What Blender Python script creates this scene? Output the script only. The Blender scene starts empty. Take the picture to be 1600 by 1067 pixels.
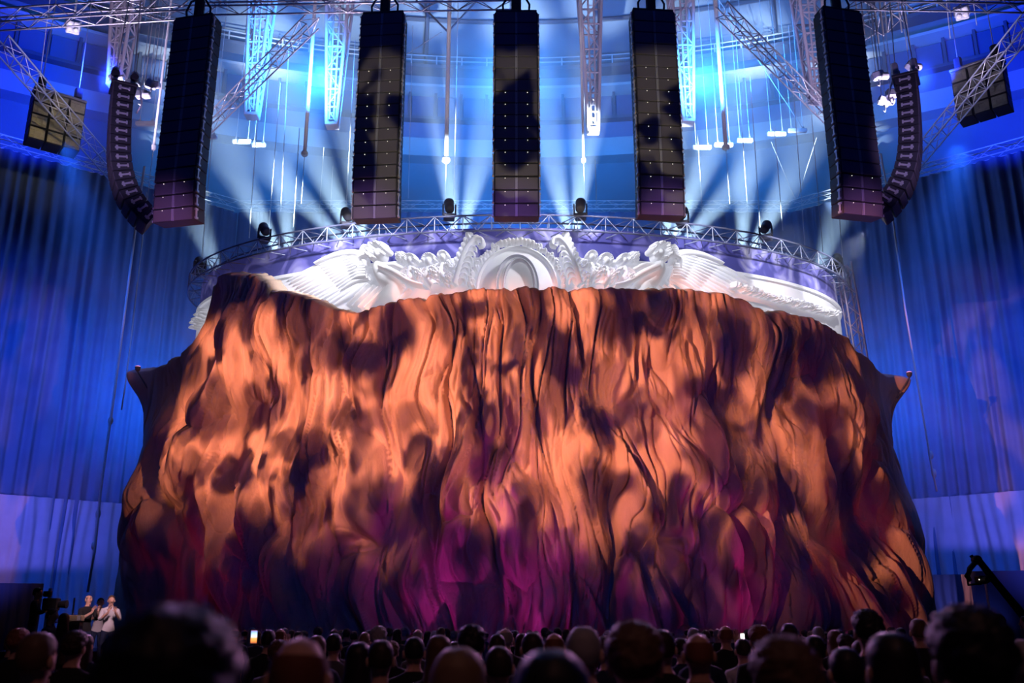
import bpy, bmesh, math, random
import numpy as np
from mathutils import Vector, Matrix

scene = bpy.context.scene
COL = scene.collection
random.seed(7)
R = math.radians

# ------------------------------------------------------------------ camera
FPX, PITCH, EYE = 1500.0, R(16.9), 1.65
SP, CP = math.sin(PITCH), math.cos(PITCH)
cam_data = bpy.data.cameras.new('camera')
cam_data.sensor_width = 36.0
cam_data.lens = 36.0 * FPX / 1600.0
cam_data.clip_end = 300
cam_data.dof.use_dof = True
cam_data.dof.focus_distance = 34.0
cam_data.dof.aperture_fstop = 2.0
cam = bpy.data.objects.new('camera', cam_data)
COL.objects.link(cam)
cam.location = (0, 0, EYE)
cam.rotation_euler = (math.pi / 2 + PITCH, 0, 0)
scene.camera = cam


def ray(px, py):
    """lateral and vertical slope (per metre forward) of the sight line through a photo pixel"""
    dx, dy = px - 800.0, 533.5 - py
    fw = FPX * CP - dy * SP
    return dx / fw, (FPX * SP + dy * CP) / fw


def at(px, py, Y):
    l, u = ray(px, py)
    return Vector((l * Y, Y, EYE + u * Y))


def at_z(px, py, Z):
    l, u = ray(px, py)
    Y = (Z - EYE) / u
    return Vector((l * Y, Y, Z))


# ------------------------------------------------------------------ world, view
world = bpy.data.worlds.new('world')
scene.world = world
world.use_nodes = True
bg = world.node_tree.nodes['Background']
bg.inputs[0].default_value = (0.05, 0.09, 0.32, 1)
bg.inputs[1].default_value = 0.028
scene.view_settings.view_transform = 'Standard'
scene.view_settings.look = 'None'
scene.view_settings.exposure = 0.0
scene.view_settings.gamma = 1.0
scene.view_settings.use_curve_mapping = False
scene.cycles.use_denoising = True
scene.cycles.max_bounces = 4
scene.cycles.diffuse_bounces = 1
scene.cycles.glossy_bounces = 2
scene.cycles.volume_bounces = 0
scene.cycles.transparent_max_bounces = 6
scene.cycles.caustics_reflective = False
scene.cycles.caustics_refractive = False
scene.cycles.sample_clamp_indirect = 4.0


# ------------------------------------------------------------------ lights
def aim(o, target):
    d = Vector(target) - o.location
    o.rotation_euler = d.to_track_quat('-Z', 'Y').to_euler()


def spot(name, loc, target, power, color, angle=40, blend=0.4, radius=0.15):
    l = bpy.data.lights.new(name, 'SPOT')
    l.energy = power
    l.color = color
    l.spot_size = R(angle)
    l.spot_blend = blend
    l.shadow_soft_size = radius
    o = bpy.data.objects.new(name, l)
    COL.objects.link(o)
    o.location = loc
    aim(o, target)
    return o


def gobo(o, blobs, noise_scale, lo, hi, rng=(0.05, 1.0), stretch=(1, 1), seed=0.0, shutters=None):
    """a patterned glass in a projector: dark spots (in the lamp's own beam plane) and a cloudy break-up"""
    l = o.data
    l.use_nodes = True
    nt = l.node_tree
    em = nt.nodes['Emission']
    L = nt.links
    tc = nt.nodes.new('ShaderNodeTexCoord')
    sep = nt.nodes.new('ShaderNodeSeparateXYZ')
    L.new(tc.outputs['Normal'], sep.inputs[0])

    def math_(op, a, b=None, c=None, clamp=False):
        n = nt.nodes.new('ShaderNodeMath')
        n.operation = op
        n.use_clamp = clamp
        for i, v in enumerate((a, b, c)):
            if v is None:
                continue
            if isinstance(v, (int, float)):
                n.inputs[i].default_value = v
            else:
                L.new(v, n.inputs[i])
        return n.outputs[0]
    zz = math_('ABSOLUTE', sep.outputs[2])
    u = math_('DIVIDE', sep.outputs[0], zz)
    v = math_('DIVIDE', sep.outputs[1], zz)
    com = nt.nodes.new('ShaderNodeCombineXYZ')
    L.new(math_('MULTIPLY', u, stretch[0]), com.inputs[0])
    L.new(math_('MULTIPLY', v, stretch[1]), com.inputs[1])
    com.inputs[2].default_value = seed
    nz = nt.nodes.new('ShaderNodeTexNoise')
    nz.inputs['Scale'].default_value = noise_scale
    nz.inputs['Detail'].default_value = 2.0
    nz.inputs['Distortion'].default_value = 0.6
    L.new(com.outputs[0], nz.inputs['Vector'])
    mr = nt.nodes.new('ShaderNodeMapRange')
    mr.interpolation_type = 'SMOOTHSTEP'
    mr.inputs['From Min'].default_value = lo
    mr.inputs['From Max'].default_value = hi
    mr.inputs['To Min'].default_value = rng[0]
    mr.inputs['To Max'].default_value = rng[1]
    L.new(nz.outputs['Fac'], mr.inputs['Value'])
    val = mr.outputs[0]
    if blobs:
        # wobble the spots with the same cloud so that no edge is a clean ellipse
        wob = nt.nodes.new('ShaderNodeTexNoise')
        wob.inputs['Scale'].default_value = noise_scale * 1.3
        wob.inputs['Detail'].default_value = 1.0
        L.new(com.outputs[0], wob.inputs['Vector'])
        wv = math_('MULTIPLY', math_('SUBTRACT', wob.outputs['Fac'], 0.5), 0.9)
        wc = nt.nodes.new('ShaderNodeSeparateColor')
        L.new(wob.outputs['Color'], wc.inputs[0])
        uw = math_('ADD', u, math_('MULTIPLY', math_('SUBTRACT', wc.outputs[1], 0.5), 0.05))
        vw = math_('ADD', v, math_('MULTIPLY', math_('SUBTRACT', wc.outputs[2], 0.5), 0.08))
        total = None
        for (bu, bv, ru, rv, k) in blobs:
            a = math_('MULTIPLY', math_('SUBTRACT', uw, bu), 1.0 / ru)
            b = math_('MULTIPLY', math_('SUBTRACT', vw, bv), 1.0 / rv)
            d2 = math_('ADD', math_('MULTIPLY', a, a), math_('MULTIPLY', b, b))
            d2 = math_('ADD', d2, wv)
            g = math_('MULTIPLY', math_('MULTIPLY', math_('SUBTRACT', 1.75, d2), 0.8, clamp=True), k)
            total = g if total is None else math_('MAXIMUM', total, g)
        val = math_('MULTIPLY', val, math_('SUBTRACT', 1.0, total, clamp=True))
    if shutters:
        vt, vb, vm = shutters

        def ramp(x, a, b):
            n = nt.nodes.new('ShaderNodeMapRange')
            n.interpolation_type = 'SMOOTHSTEP'
            n.inputs['From Min'].default_value = a
            n.inputs['From Max'].default_value = b
            L.new(x, n.inputs['Value'])
            return n.outputs[0]
        hv = math_('ADD', v, math_('MULTIPLY', math_('SUBTRACT', nz.outputs['Fac'], 0.5), 0.12))
        val = math_('MULTIPLY', val, ramp(v, vt + .02, vt - .02))
        val = math_('MULTIPLY', val, ramp(hv, vb, vm))
    L.new(val, em.inputs['Strength'])
    return o


# ------------------------------------------------------------------ materials
MATS = {}


def mat(name, color, rough=0.7, metal=0.0, noise=None, bump=None, emit=None, spec=0.3):
    if name in MATS:
        return MATS[name]
    m = bpy.data.materials.new(name)
    m.use_nodes = True
    nt = m.node_tree
    b = nt.nodes['Principled BSDF']
    b.inputs['Base Color'].default_value = (*color, 1)
    b.inputs['Roughness'].default_value = rough
    b.inputs['Metallic'].default_value = metal
    b.inputs['Specular IOR Level'].default_value = spec
    if noise:
        sc_, amt = noise
        tc = nt.nodes.new('ShaderNodeTexCoord')
        n = nt.nodes.new('ShaderNodeTexNoise')
        n.inputs['Scale'].default_value = sc_
        n.inputs['Detail'].default_value = 4
        mix = nt.nodes.new('ShaderNodeMix')
        mix.data_type = 'RGBA'
        mix.inputs[6].default_value = (*[c * (1 - amt) for c in color], 1)
        mix.inputs[7].default_value = (*[min(1, c * (1 + amt)) for c in color], 1)
        nt.links.new(tc.outputs['Object'], n.inputs['Vector'])
        nt.links.new(n.outputs['Fac'], mix.inputs[0])
        nt.links.new(mix.outputs[2], b.inputs['Base Color'])
    if bump:
        sc_, st = bump
        tc = nt.nodes.new('ShaderNodeTexCoord')
        n = nt.nodes.new('ShaderNodeTexNoise')
        n.inputs['Scale'].default_value = sc_
        n.inputs['Detail'].default_value = 3
        bp = nt.nodes.new('ShaderNodeBump')
        bp.inputs['Strength'].default_value = st
        bp.inputs['Distance'].default_value = 0.02
        nt.links.new(tc.outputs['Object'], n.inputs['Vector'])
        nt.links.new(n.outputs['Fac'], bp.inputs['Height'])
        nt.links.new(bp.outputs[0], b.inputs['Normal'])
    if emit:
        ec, es = emit
        b.inputs['Emission Color'].default_value = (*ec, 1)
        b.inputs['Emission Strength'].default_value = es
    MATS[name] = m
    return m


# ------------------------------------------------------------------ objects
def mesh_data(name, verts, faces, m=None, smooth=False, mats=None, mi=None):
    me = bpy.data.meshes.new(name)
    me.from_pydata([tuple(v) for v in verts], [], faces)
    for x in (mats or ([m] if m else [])):
        me.materials.append(x)
    if mi is not None:
        me.polygons.foreach_set('material_index', mi)
    if smooth:
        me.polygons.foreach_set('use_smooth', [True] * len(me.polygons))
    me.update()
    return me


def grid_mesh(name, P, m, smooth=True):
    """P: (nv, nu, 3) array of points -> quad sheet"""
    nv, nu = P.shape[:2]
    me = bpy.data.meshes.new(name)
    me.vertices.add(nv * nu)
    me.vertices.foreach_set('co', P.reshape(-1).astype(np.float32))
    idx = np.arange(nv * nu).reshape(nv, nu)
    q = np.stack([idx[:-1, :-1], idx[:-1, 1:], idx[1:, 1:], idx[1:, :-1]], -1).reshape(-1, 4)
    nf = len(q)
    me.loops.add(nf * 4)
    me.loops.foreach_set('vertex_index', q.reshape(-1).astype(np.int32))
    me.polygons.add(nf)
    me.polygons.foreach_set('loop_start', (np.arange(nf) * 4).astype(np.int32))
    me.polygons.foreach_set('use_smooth', np.full(nf, smooth))
    me.materials.append(m)
    me.update(calc_edges=True)
    me.validate()
    return me


def link(name, me, parent=None, loc=None, rot=None, scale=None):
    o = bpy.data.objects.new(name, me)
    COL.objects.link(o)
    if parent is not None:
        o.parent = parent
    if loc is not None:
        o.location = loc
    if rot is not None:
        o.rotation_euler = rot
    if scale is not None:
        o.scale = scale
    return o


def tag(o, label=None, cat=None, group=None, kind=None):
    if label:
        o['label'] = label
    if cat:
        o['category'] = cat
    if group:
        o['group'] = group
    if kind:
        o['kind'] = kind
    return o


def thing(name, loc, label, cat, group=None, rotz=0.0):
    o = bpy.data.objects.new(name, None)
    o.empty_display_size = 0.2
    COL.objects.link(o)
    o.location = loc
    o.rotation_euler = (0, 0, rotz)
    return tag(o, label, cat, group)


class MB:
    """collects shapes into one mesh"""

    def __init__(self):
        self.v, self.f = [], []

    def add(self, vs, fs):
        k = len(self.v)
        self.v += [tuple(x) for x in vs]
        self.f += [tuple(i + k for i in f) for f in fs]
        return self

    def box(self, c, s, M=None, ch=0.0):
        hx, hy, hz = s[0] / 2, s[1] / 2, s[2] / 2
        if ch <= 0:
            vs = [Vector((x, y, z)) for x in (-hx, hx) for y in (-hy, hy) for z in (-hz, hz)]
            fs = [(0, 1, 3, 2), (4, 6, 7, 5), (0, 4, 5, 1), (2, 3, 7, 6), (0, 2, 6, 4), (1, 5, 7, 3)]
        else:
            bm = bmesh.new()
            bmesh.ops.create_cube(bm, size=1.0)
            for v in bm.verts:
                v.co = Vector((v.co.x * s[0], v.co.y * s[1], v.co.z * s[2]))
            bmesh.ops.bevel(bm, geom=bm.edges[:], offset=ch, segments=1, affect='EDGES')
            bm.verts.index_update()
            vs = [v.co.copy() for v in bm.verts]
            fs = [[v.index for v in f.verts] for f in bm.faces]
            bm.free()
        if M is not None:
            vs = [M @ v for v in vs]
        c = Vector(c)
        return self.add([v + c for v in vs], fs)

    def tube(self, pts, rad, n=8, caps=True):
        pts = [Vector(p) for p in pts]
        k0 = len(self.v)
        ref = None
        for i, p in enumerate(pts):
            d = (pts[min(i + 1, len(pts) - 1)] - pts[max(i - 1, 0)]).normalized()
            if ref is None or abs(d.dot(ref)) > 0.95:
                ref = Vector((0, 0, 1)) if abs(d.z) < 0.9 else Vector((0, 1, 0))
            a = d.cross(ref).normalized()
            b = d.cross(a).normalized()
            r = rad[i] if isinstance(rad, (list, tuple)) else rad
            for j in range(n):
                w = 2 * math.pi * j / n
                self.v.append(tuple(p + (a * math.cos(w) + b * math.sin(w)) * r))
        for i in range(len(pts) - 1):
            for j in range(n):
                q = k0 + i * n
                self.f.append((q + j, q + (j + 1) % n, q + n + (j + 1) % n, q + n + j))
        if caps:
            self.f.append(tuple(k0 + j for j in range(n))[::-1])
            self.f.append(tuple(k0 + (len(pts) - 1) * n + j for j in range(n)))
        return self

    def ball(self, c, r, M=None, nu=12, nv=8):
        c = Vector(c)
        r = r if hasattr(r, '__len__') else (r, r, r)
        vs, fs = [], []
        for i in range(nv + 1):
            th = math.pi * i / nv
            for j in range(nu):
                ph = 2 * math.pi * j / nu
                p = Vector((r[0] * math.sin(th) * math.cos(ph), r[1] * math.sin(th) * math.sin(ph), r[2] * math.cos(th)))
                if M is not None:
                    p = M @ p
                vs.append(p + c)
        for i in range(nv):
            for j in range(nu):
                fs.append((i * nu + j, (i + 1) * nu + j, (i + 1) * nu + (j + 1) % nu, i * nu + (j + 1) % nu))
        return self.add(vs, fs)

    def lathe(self, prof, c=(0, 0, 0), n=16, axis='Z', M=None):
        vs, fs = [], []
        c = Vector(c)
        for (r, h) in prof:
            for j in range(n):
                w = 2 * math.pi * j / n
                p = Vector((r * math.cos(w), r * math.sin(w), h))
                if axis == 'Y':
                    p = Vector((p.x, p.z, p.y))
                if axis == 'X':
                    p = Vector((p.z, p.y, p.x))
                if M is not None:
                    p = M @ p
                vs.append(p + c)
        for i in range(len(prof) - 1):
            for j in range(n):
                fs.append((i * n + j, i * n + (j + 1) % n, (i + 1) * n + (j + 1) % n, (i + 1) * n + j))
        fs.append(tuple(range(n))[::-1])
        fs.append(tuple((len(prof) - 1) * n + j for j in range(n)))
        return self.add(vs, fs)

    def mesh(self, name, m, smooth=False):
        return mesh_data(name, self.v, self.f, m, smooth)

    def build(self, name, m, parent=None, smooth=False, **k):
        return link(name, self.mesh(name, m, smooth), parent, **k)


_unit = {}


def rod(name, p, q, r, m, parent=None, n=6):
    """one straight tube from p to q (shared unit mesh)"""
    key = (m.name, n)
    if key not in _unit:
        _unit[key] = MB().tube([(0, 0, 0), (0, 0, 1)], 1.0, n).mesh('tube', m, True)
        me = _unit[key]
        me.polygons[-1].use_smooth = me.polygons[-2].use_smooth = False
    p, q = Vector(p), Vector(q)
    d = q - p
    o = link(name, _unit[key], parent, p, d.to_track_quat('Z', 'Y').to_euler(), (r, r, d.length))
    return o


# ------------------------------------------------------------------ noise (numpy)
class Noise:
    def __init__(self, seed):
        rs = np.random.RandomState(seed)
        self.p = np.tile(rs.permutation(512), 2)
        a = rs.rand(512) * 2 * np.pi
        self.gx, self.gy = np.cos(a), np.sin(a)
        self.jx, self.jy = rs.rand(512), rs.rand(512)

    def h(self, i, j):
        return self.p[(self.p[i & 511] + (j & 511)) & 1023 & 511]

    def perlin(self, x, y):
        i, j = np.floor(x).astype(int), np.floor(y).astype(int)
        fx, fy = x - i, y - j
        sx, sy = fx * fx * fx * (fx * (fx * 6 - 15) + 10), fy * fy * fy * (fy * (fy * 6 - 15) + 10)

        def g(di, dj):
            k = self.h(i + di, j + dj)
            return self.gx[k] * (fx - di) + self.gy[k] * (fy - dj)
        a = g(0, 0) + (g(1, 0) - g(0, 0)) * sx
        b = g(0, 1) + (g(1, 1) - g(0, 1)) * sx
        return (a + (b - a) * sy) * 1.5

    def cells(self, x, y):
        i, j = np.floor(x).astype(int), np.floor(y).astype(int)
        f1 = np.full(x.shape, 9.0)
        f2 = np.full(x.shape, 9.0)
        rnd = np.zeros(x.shape)
        for di in (-1, 0, 1):
            for dj in (-1, 0, 1):
                k = self.h(i + di, j + dj)
                d = np.hypot(i + di + self.jx[k] - x, j + dj + self.jy[k] - y)
                near = d < f1
                f2 = np.where(near, f1, np.minimum(f2, d))
                rnd = np.where(near, self.jx[(k * 7 + 3) & 511], rnd)
                f1 = np.where(near, d, f1)
        return f1, f2, rnd


def sstep(a, b, x):
    t = np.clip((x - a) / (b - a), 0, 1)
    return t * t * (3 - 2 * t)

# ------------------------------------------------------------------ plan of the stage (metres)
SCR_C, SCR_A, SCR_B = (0.3, 41.0), 14.2, 7.7          # curved screen: centre and half axes
DRP_C = (0.3, 40.6)                                   # drape hung in front of it
GRID_Z = 22.3                                         # height of the rigging grid


def on_ellipse(px, c, a, b):
    """angle on a half ellipse facing the hall that a photo column meets"""
    tt = np.radians(np.linspace(-76, 76, 1200))
    lat = (c[0] + a * np.sin(tt)) / (c[1] - b * np.cos(tt))
    return lat, tt


def drape_point(px, py):
    lat, tt = on_ellipse(0, DRP_C, 15.0, 9.0)
    l, u = ray(px, py)
    t = float(np.interp(l, lat, tt))
    Y = DRP_C[1] - 9.0 * math.cos(t)
    return Vector((DRP_C[0] + 15.0 * math.sin(t), Y, EYE + u * Y))


# ------------------------------------------------------------------ lights
# two unseen projectors at either side of the hall throw warm light through a cloudy patterned glass at the drape
KEYS = [spot('projector_light', (-16.0, 6.0, 9.2), (0.0, 33, 8.0), 66000, (1.0, 0.325, 0.185), 52, 0.1, 0.04),
        spot('projector_light', (17.0, 4.0, 7.5), (0.6, 33, 8.0), 27000, (1.0, 0.325, 0.185), 52, 0.1, 0.04)]
KEY_BLOBS_PX = [
    (368, 442, 30, 24, .97), (350, 520, 12, 36, .7), (440, 470, 20, 55, .95), (478, 505, 40, 48, .9), (520, 548, 42, 36, .85),
    (570, 560, 36, 40, .97), (612, 512, 42, 42, .95), (250, 600, 60, 50, .8), (330, 640, 34, 40, .8), (215, 740, 48, 330, 1.0), (1400, 780, 52, 230, 1.0), (1370, 600, 60, 60, 1.0), (1330, 900, 40, 70, .8),
    (742, 478, 26, 16, .9), (730, 520, 30, 12, .8), (785, 570, 36, 14, .97), (955, 500, 34, 40, .92), (1008, 512, 46, 22, .97),
    (1046, 470, 26, 40, .97), (955, 655, 40, 26, .9), (868, 612, 26, 50, .75), (1145, 545, 38, 70, .95), (1105, 612, 60, 34, .95),
    (1232, 560, 30, 66, .95), (1310, 560, 50, 55, .97), (1390, 640, 50, 60, .97), (560, 650, 50, 26, .7), (470, 690, 60, 24, .8),
    (660, 660, 36, 26, .65), (760, 735, 44, 44, .95), (1120, 690, 46, 90, .9), (1010, 630, 36, 18, .6), (960, 770, 50, 40, .9),
    (1180, 760, 60, 60, .8), (1290, 660, 60, 36, .9), (1360, 790, 60, 110, .95), (400, 880, 52, 90, .99),
    (480, 760, 34, 90, .85), (300, 740, 44, 30, .8), (390, 640, 30, 26, .9), (620, 815, 66, 48, .9), (700, 880, 60, 70, .97), (820, 900, 80, 66, .97),
    (240, 880, 110, 90, .97), (640, 960, 120, 60, .97), (880, 850, 40, 30, .7), (960, 930, 70, 60, .85), (1110, 880, 60, 90, .95),
    (1230, 900, 40, 70, .9), (330, 940, 140, 50, .97), (1000, 985, 300, 40, .9), (520, 900, 40, 60, .8), (1300, 880, 30, 80, .8),
]


def lamp_uv(o, p):
    bpy.context.view_layer.update()
    q = o.matrix_world.inverted() @ p
    return q.x / -q.z, q.y / -q.z


for ki, KEY in enumerate(KEYS):
    KEY_BLOBS = []
    for (bx, by, rx, ry, kk) in KEY_BLOBS_PX:
        c0, c1, c2 = (lamp_uv(KEY, drape_point(*q)) for q in ((bx, by), (bx - math.copysign(rx, bx - 800), by), (bx, by - ry)))
        KEY_BLOBS.append((c0[0], c0[1], max(.004, math.hypot(c1[0] - c0[0], c1[1] - c0[1])), max(.004, math.hypot(c2[0] - c0[0], c2[1] - c0[1])), kk))
    vt = lamp_uv(KEY, Vector((0.3, 33, 13.85)))[1]
    vb = lamp_uv(KEY, Vector((0.3, 31.5, 2.4)))[1]
    vm = lamp_uv(KEY, Vector((0.3, 31.5, 8.0)))[1]
    gobo(KEY, KEY_BLOBS, 24.0, 0.41, 0.57, (0.03, 1.0), (1.0, 0.45), 5.0 * ki, shutters=(vt, vb, vm))
# magenta and violet floor lamps in front of the stage
for i, (x, y, pw, c) in enumerate([(-6.0, 24.0, 560, (.85, .02, .26)), (-2.5, 23.6, 700, (.62, .02, .50)), (1.5, 23.6, 700, (.70, .02, .55)), (5.0, 23.8, 700, (.72, .02, .40)),
                    (8.5, 24.2, 600, (.45, .03, .70)), (11.5, 26.0, 330, (1.0, .02, .12)), (-10.5, 26.0, 260, (1.0, .02, .10))]):
    fo = spot('floor_light', (x + (5.5 if i % 2 else -5.5), y + 1.5, 0.5), (x * 1.03, 32.5, 4.0), pw * 1.35, c, 74, 1.0, 0.06)
    gobo(fo, None, 5.0, 0.42, 0.60, (0.04, 1.0), (1.8, 0.7), 2.3 * i, shutters=(lamp_uv(fo, Vector((x, 32, 13.5)))[1], lamp_uv(fo, Vector((x, 31, 0.8)))[1], lamp_uv(fo, Vector((x, 31, 4.2)))[1]))
# added white fill spots, unseen in front of the screen, wash the carved frieze
for t in (-34, -30, -25, -16, 0, 16, 31, 47, 62):
    w = R(t)
    w1 = R(t - 9 if t > 0 else t + 9)
    p = (SCR_C[0] + (SCR_A + 2.8) * math.sin(w1), SCR_C[1] - (SCR_B + 2.8) * math.cos(w1), 16.7)
    q = (SCR_C[0] + SCR_A * math.sin(w), SCR_C[1] - SCR_B * math.cos(w), 15.3)
    spot('frieze_fill', p, q, 640, (0.93, 0.93, 1.0), 62, 0.5, 0.12)
# blue wash on curtains, gallery and roof
BLUE = (0.03, 0.28, 1.0)
DEEP = (0.012, 0.05, 1.0)
for x, pw in ((-26, 26000), (-12, 42000), (0, 50000), (12, 42000), (26, 26000)):
    c = DEEP if abs(x) > 20 else BLUE
    spot('gallery_wash', (x * .7, 38, 25.5), (x * 1.35, 56 - abs(x) * .18, 35.0), pw, c, 70, 0.9, 0.4)
for s in (-1, 1):
    spot('curtain_wash', (s * 18.6, 36, 21.3), (s * 23.5, 45.5, 3), 6500, (0.02, 0.14, 1.0), 84, 1.0, 0.4)
    spot('curtain_wash', (s * 24, 30, 20.0), (s * 25, 43, 13), 5000, (0.02, 0.12, 1.0), 64, 1.0, 0.4)
    spot('curtain_floor_wash', (s * 17.5, 27, 2.2), (s * 23.0, 44.5, 7.5), 7500, (0.22, 0.19, 1.0), 36, 1.0, 0.3)
for s in (-1, 1):
    spot('back_wash', (s * 15.5, 43.5, 12), (s * 18, 49.5, 15), 3200, (0.03, 0.20, 1.0), 150, 1.0, 0.4)
spot('back_wash', (0, 42.5, 19), (0, 50.2, 20), 9000, (0.03, 0.24, 1.0), 160, 1.0, 0.4)
# added violet fill spots, hung in mid-air, light trusses and masts from below
for x in (-14, -5, 5, 14):
    spot('rigging_fill', (x, 29.5, 17.5), (x * 1.02, 33, 27), 3600, (0.80, 0.66, 1.0), 96, 0.8, 0.2)
for x in (-10, -4.1, .1, 4.5, 10.2):
    spot('column_foot_fill', (x * .9, 20.0, 8.5), (x, 25.8, 13.2), 2000, (0.62, 0.28, 1.0), 17, 1.0, 0.2)  # added unseen spots, standing in for spill from the floor lamps
for i, x in enumerate((-4.0, .13, 4.4)):
    fo = spot('column_fill', (x * .8, 9, 4.2), (x, 26, 15.4), 8500, (1.0, 0.84, 0.52), 17, 0.3, 0.05)  # added spots above the crowd, brighten lower boxes in place of projector spill
    gobo(fo, None, 11.0, 0.46, 0.54, (0.02, 1.0), (1.0, 1.0), 8.0 + 3 * i)
for s in (-1, 1):
    spot('array_fill', (s * 11.5, 21, 11.5), (s * 12.6, 28, 17.2), 2400, (0.66, 0.45, 1.0), 30, 0.9, 0.2)  # unseen violet fill put in to brighten the curved arrays
spot('stage_rim', (-7, 27, 11), (0, 6, 1.5), 4200, (0.75, 0.35, 0.9), 66, 0.8, 0.3)
spot('stage_rim', (8, 27, 11), (1, 6, 1.5), 4200, (0.8, 0.35, 0.75), 66, 0.8, 0.3)
spot('blue_fill', (0, -6, 13), (0, 28, 16), 4200, (0.03, 0.10, 1.0), 64, 0.8, 0.5)  # blue fill added behind the camera to lift the dark speaker columns
spot('warm_fill', (1, -2, 12), (0, 8, 1.5), 320, (1.0, 0.42, 0.36), 70, 0.9, 0.5)  # dim warm fill added over the crowd's heads
spot('wing_fill', (-7.5, 19.0, 5.0), (-9.5, 22.5, 2.1), 900, (1.0, 0.60, 0.68), 22, 0.9, 0.2)  # pink fill added for the clapping people and the pale case
spot('cluster_fill', (-15.5, 30, 20.0), (-20.0, 37.8, 22.6), 900, (1.0, 0.80, 0.40), 24, 0.9, 0.1)  # invented warm spot that yellows the left bass cluster
spot('skirt_fill', (17.6, 33.5, 1.2), (17.3, 38.6, 2.4), 260, (0.22, 0.24, 1.0), 44, 0.9, 0.2)  # extra unseen blue fill to lighten the pale skirt

# ------------------------------------------------------------------ the hall
M_FLOOR = mat('hall floor', (0.02, 0.02, 0.025), 0.6, noise=(0.5, 0.4))
M_DARK = mat('black paint', (0.012, 0.012, 0.016), 0.6)
M_WALL = mat('gallery fascia', (0.42, 0.48, 0.58), 0.8, noise=(0.6, 0.15))
M_PANEL = mat('gallery panel', (0.10, 0.15, 0.30), 0.35, noise=(0.4, 0.2))
M_ROOF = mat('roof sheet', (0.20, 0.26, 0.36), 0.8, noise=(0.3, 0.25))
M_STEEL = mat('painted roof steel', (0.55, 0.58, 0.66), 0.5)
M_DARKST = mat('dark roof steel', (0.10, 0.12, 0.18), 0.6)
M_ALU = mat('aluminium truss', (0.62, 0.62, 0.66), 0.38, 0.55)
M_ALUD = mat('grey truss', (0.26, 0.27, 0.33), 0.45, 0.4)
M_WHITE = mat('white paint', (0.80, 0.80, 0.84), 0.5)


def struct(name, me, parent=None, **k):
    o = link(name, me, parent, **k)
    if parent is None:
        o['kind'] = 'structure'
    return o


fl = struct('floor', MB().box((0, 25, -0.1), (120, 120, 0.2)).mesh('floor', M_FLOOR))
tag(fl, 'dark hall floor under the standing crowd')

RING_R, RING_C = 57.0, (0.0, 1.3)


def ring_sheet(rows, a0, a1, n):
    """rows: (radius, z) profile swept round the hall"""
    w = np.radians(np.linspace(a0, a1, n))
    P = np.zeros((len(rows), n, 3))
    for i, (r, z) in enumerate(rows):
        P[i, :, 0] = RING_C[0] + r * np.sin(w)
        P[i, :, 1] = RING_C[1] + r * np.cos(w)
        P[i, :, 2] = z
    return P


def ring_prism(r0, r1, z0, z1, a0, a1, n):
    return ring_sheet([(r1, z0), (r0, z0), (r0, z1), (r1, z1), (r1, z0)], a0, a1, n)


wall_back = struct('wall_back', grid_mesh('wall_back', ring_sheet([(57.8, -0.1), (57.8, 40)], -52, 52, 90), M_ROOF, False))
tag(wall_back, 'curved rear wall of the hall lit blue')
gal = link('gallery_parapet', grid_mesh('gallery_parapet', ring_prism(56.6, 57.8, 32.1, 33.4, -50, 50, 90), M_WALL, False), wall_back)
link('gallery_fascia', grid_mesh('gallery_fascia', ring_prism(56.9, 57.8, 33.5, 34.7, -50, 50, 90), mat('gallery fascia blue', (0.14, 0.20, 0.40), 0.7), False), wall_back)
link('gallery_ledge', grid_mesh('gallery_ledge', ring_prism(56.4, 57.8, 34.75, 34.95, -50, 50, 90), M_DARKST, False), wall_back)
link('upper_ledge', grid_mesh('upper_ledge', ring_prism(56.2, 57.8, 37.1, 37.3, -50, 50, 90), M_STEEL, False), wall_back)
link('catwalk', grid_mesh('catwalk', ring_prism(55.3, 56.4, 38.0, 38.25, -50, 50, 90), M_DARKST, False), wall_back)
NPAN = 56
pan_me = None
for i in range(NPAN):
    a = -49 + 98 * (i + .5) / NPAN
    w = R(a)
    if pan_me is None:
        wd = 2 * math.pi * 57 * 98 / 360 / NPAN
        pan_me = MB().box((0, 0, 1.05), (wd * .86, 0.12, 1.9), ch=0.03).mesh('gallery_panel', M_PANEL)
        mul_me = MB().box((0, 0, 1.1), (wd * .1, 0.3, 2.2)).mesh('mullion', M_DARKST)
        rail_me = MB().box((0, 0, 0.35), (wd, 0.08, 0.06)).box((0, 0, 0.7), (wd, 0.08, 0.06)).box((wd * .48, 0, 0.35), (.08, .08, .7)).mesh('catwalk_rail', M_STEEL)
    link('gallery_panel', pan_me, wall_back, (57.3 * math.sin(w), 1.3 + 57.3 * math.cos(w), 34.95), (0, 0, -w))
    w2 = R(-49 + 98 * i / NPAN)
    link('mullion', mul_me, wall_back, (57.15 * math.sin(w2), 1.3 + 57.15 * math.cos(w2), 34.95), (0, 0, -w2))
    link('catwalk_rail', rail_me, wall_back, (55.4 * math.sin(w), 1.3 + 55.4 * math.cos(w), 38.25), (0, 0, -w))

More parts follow.
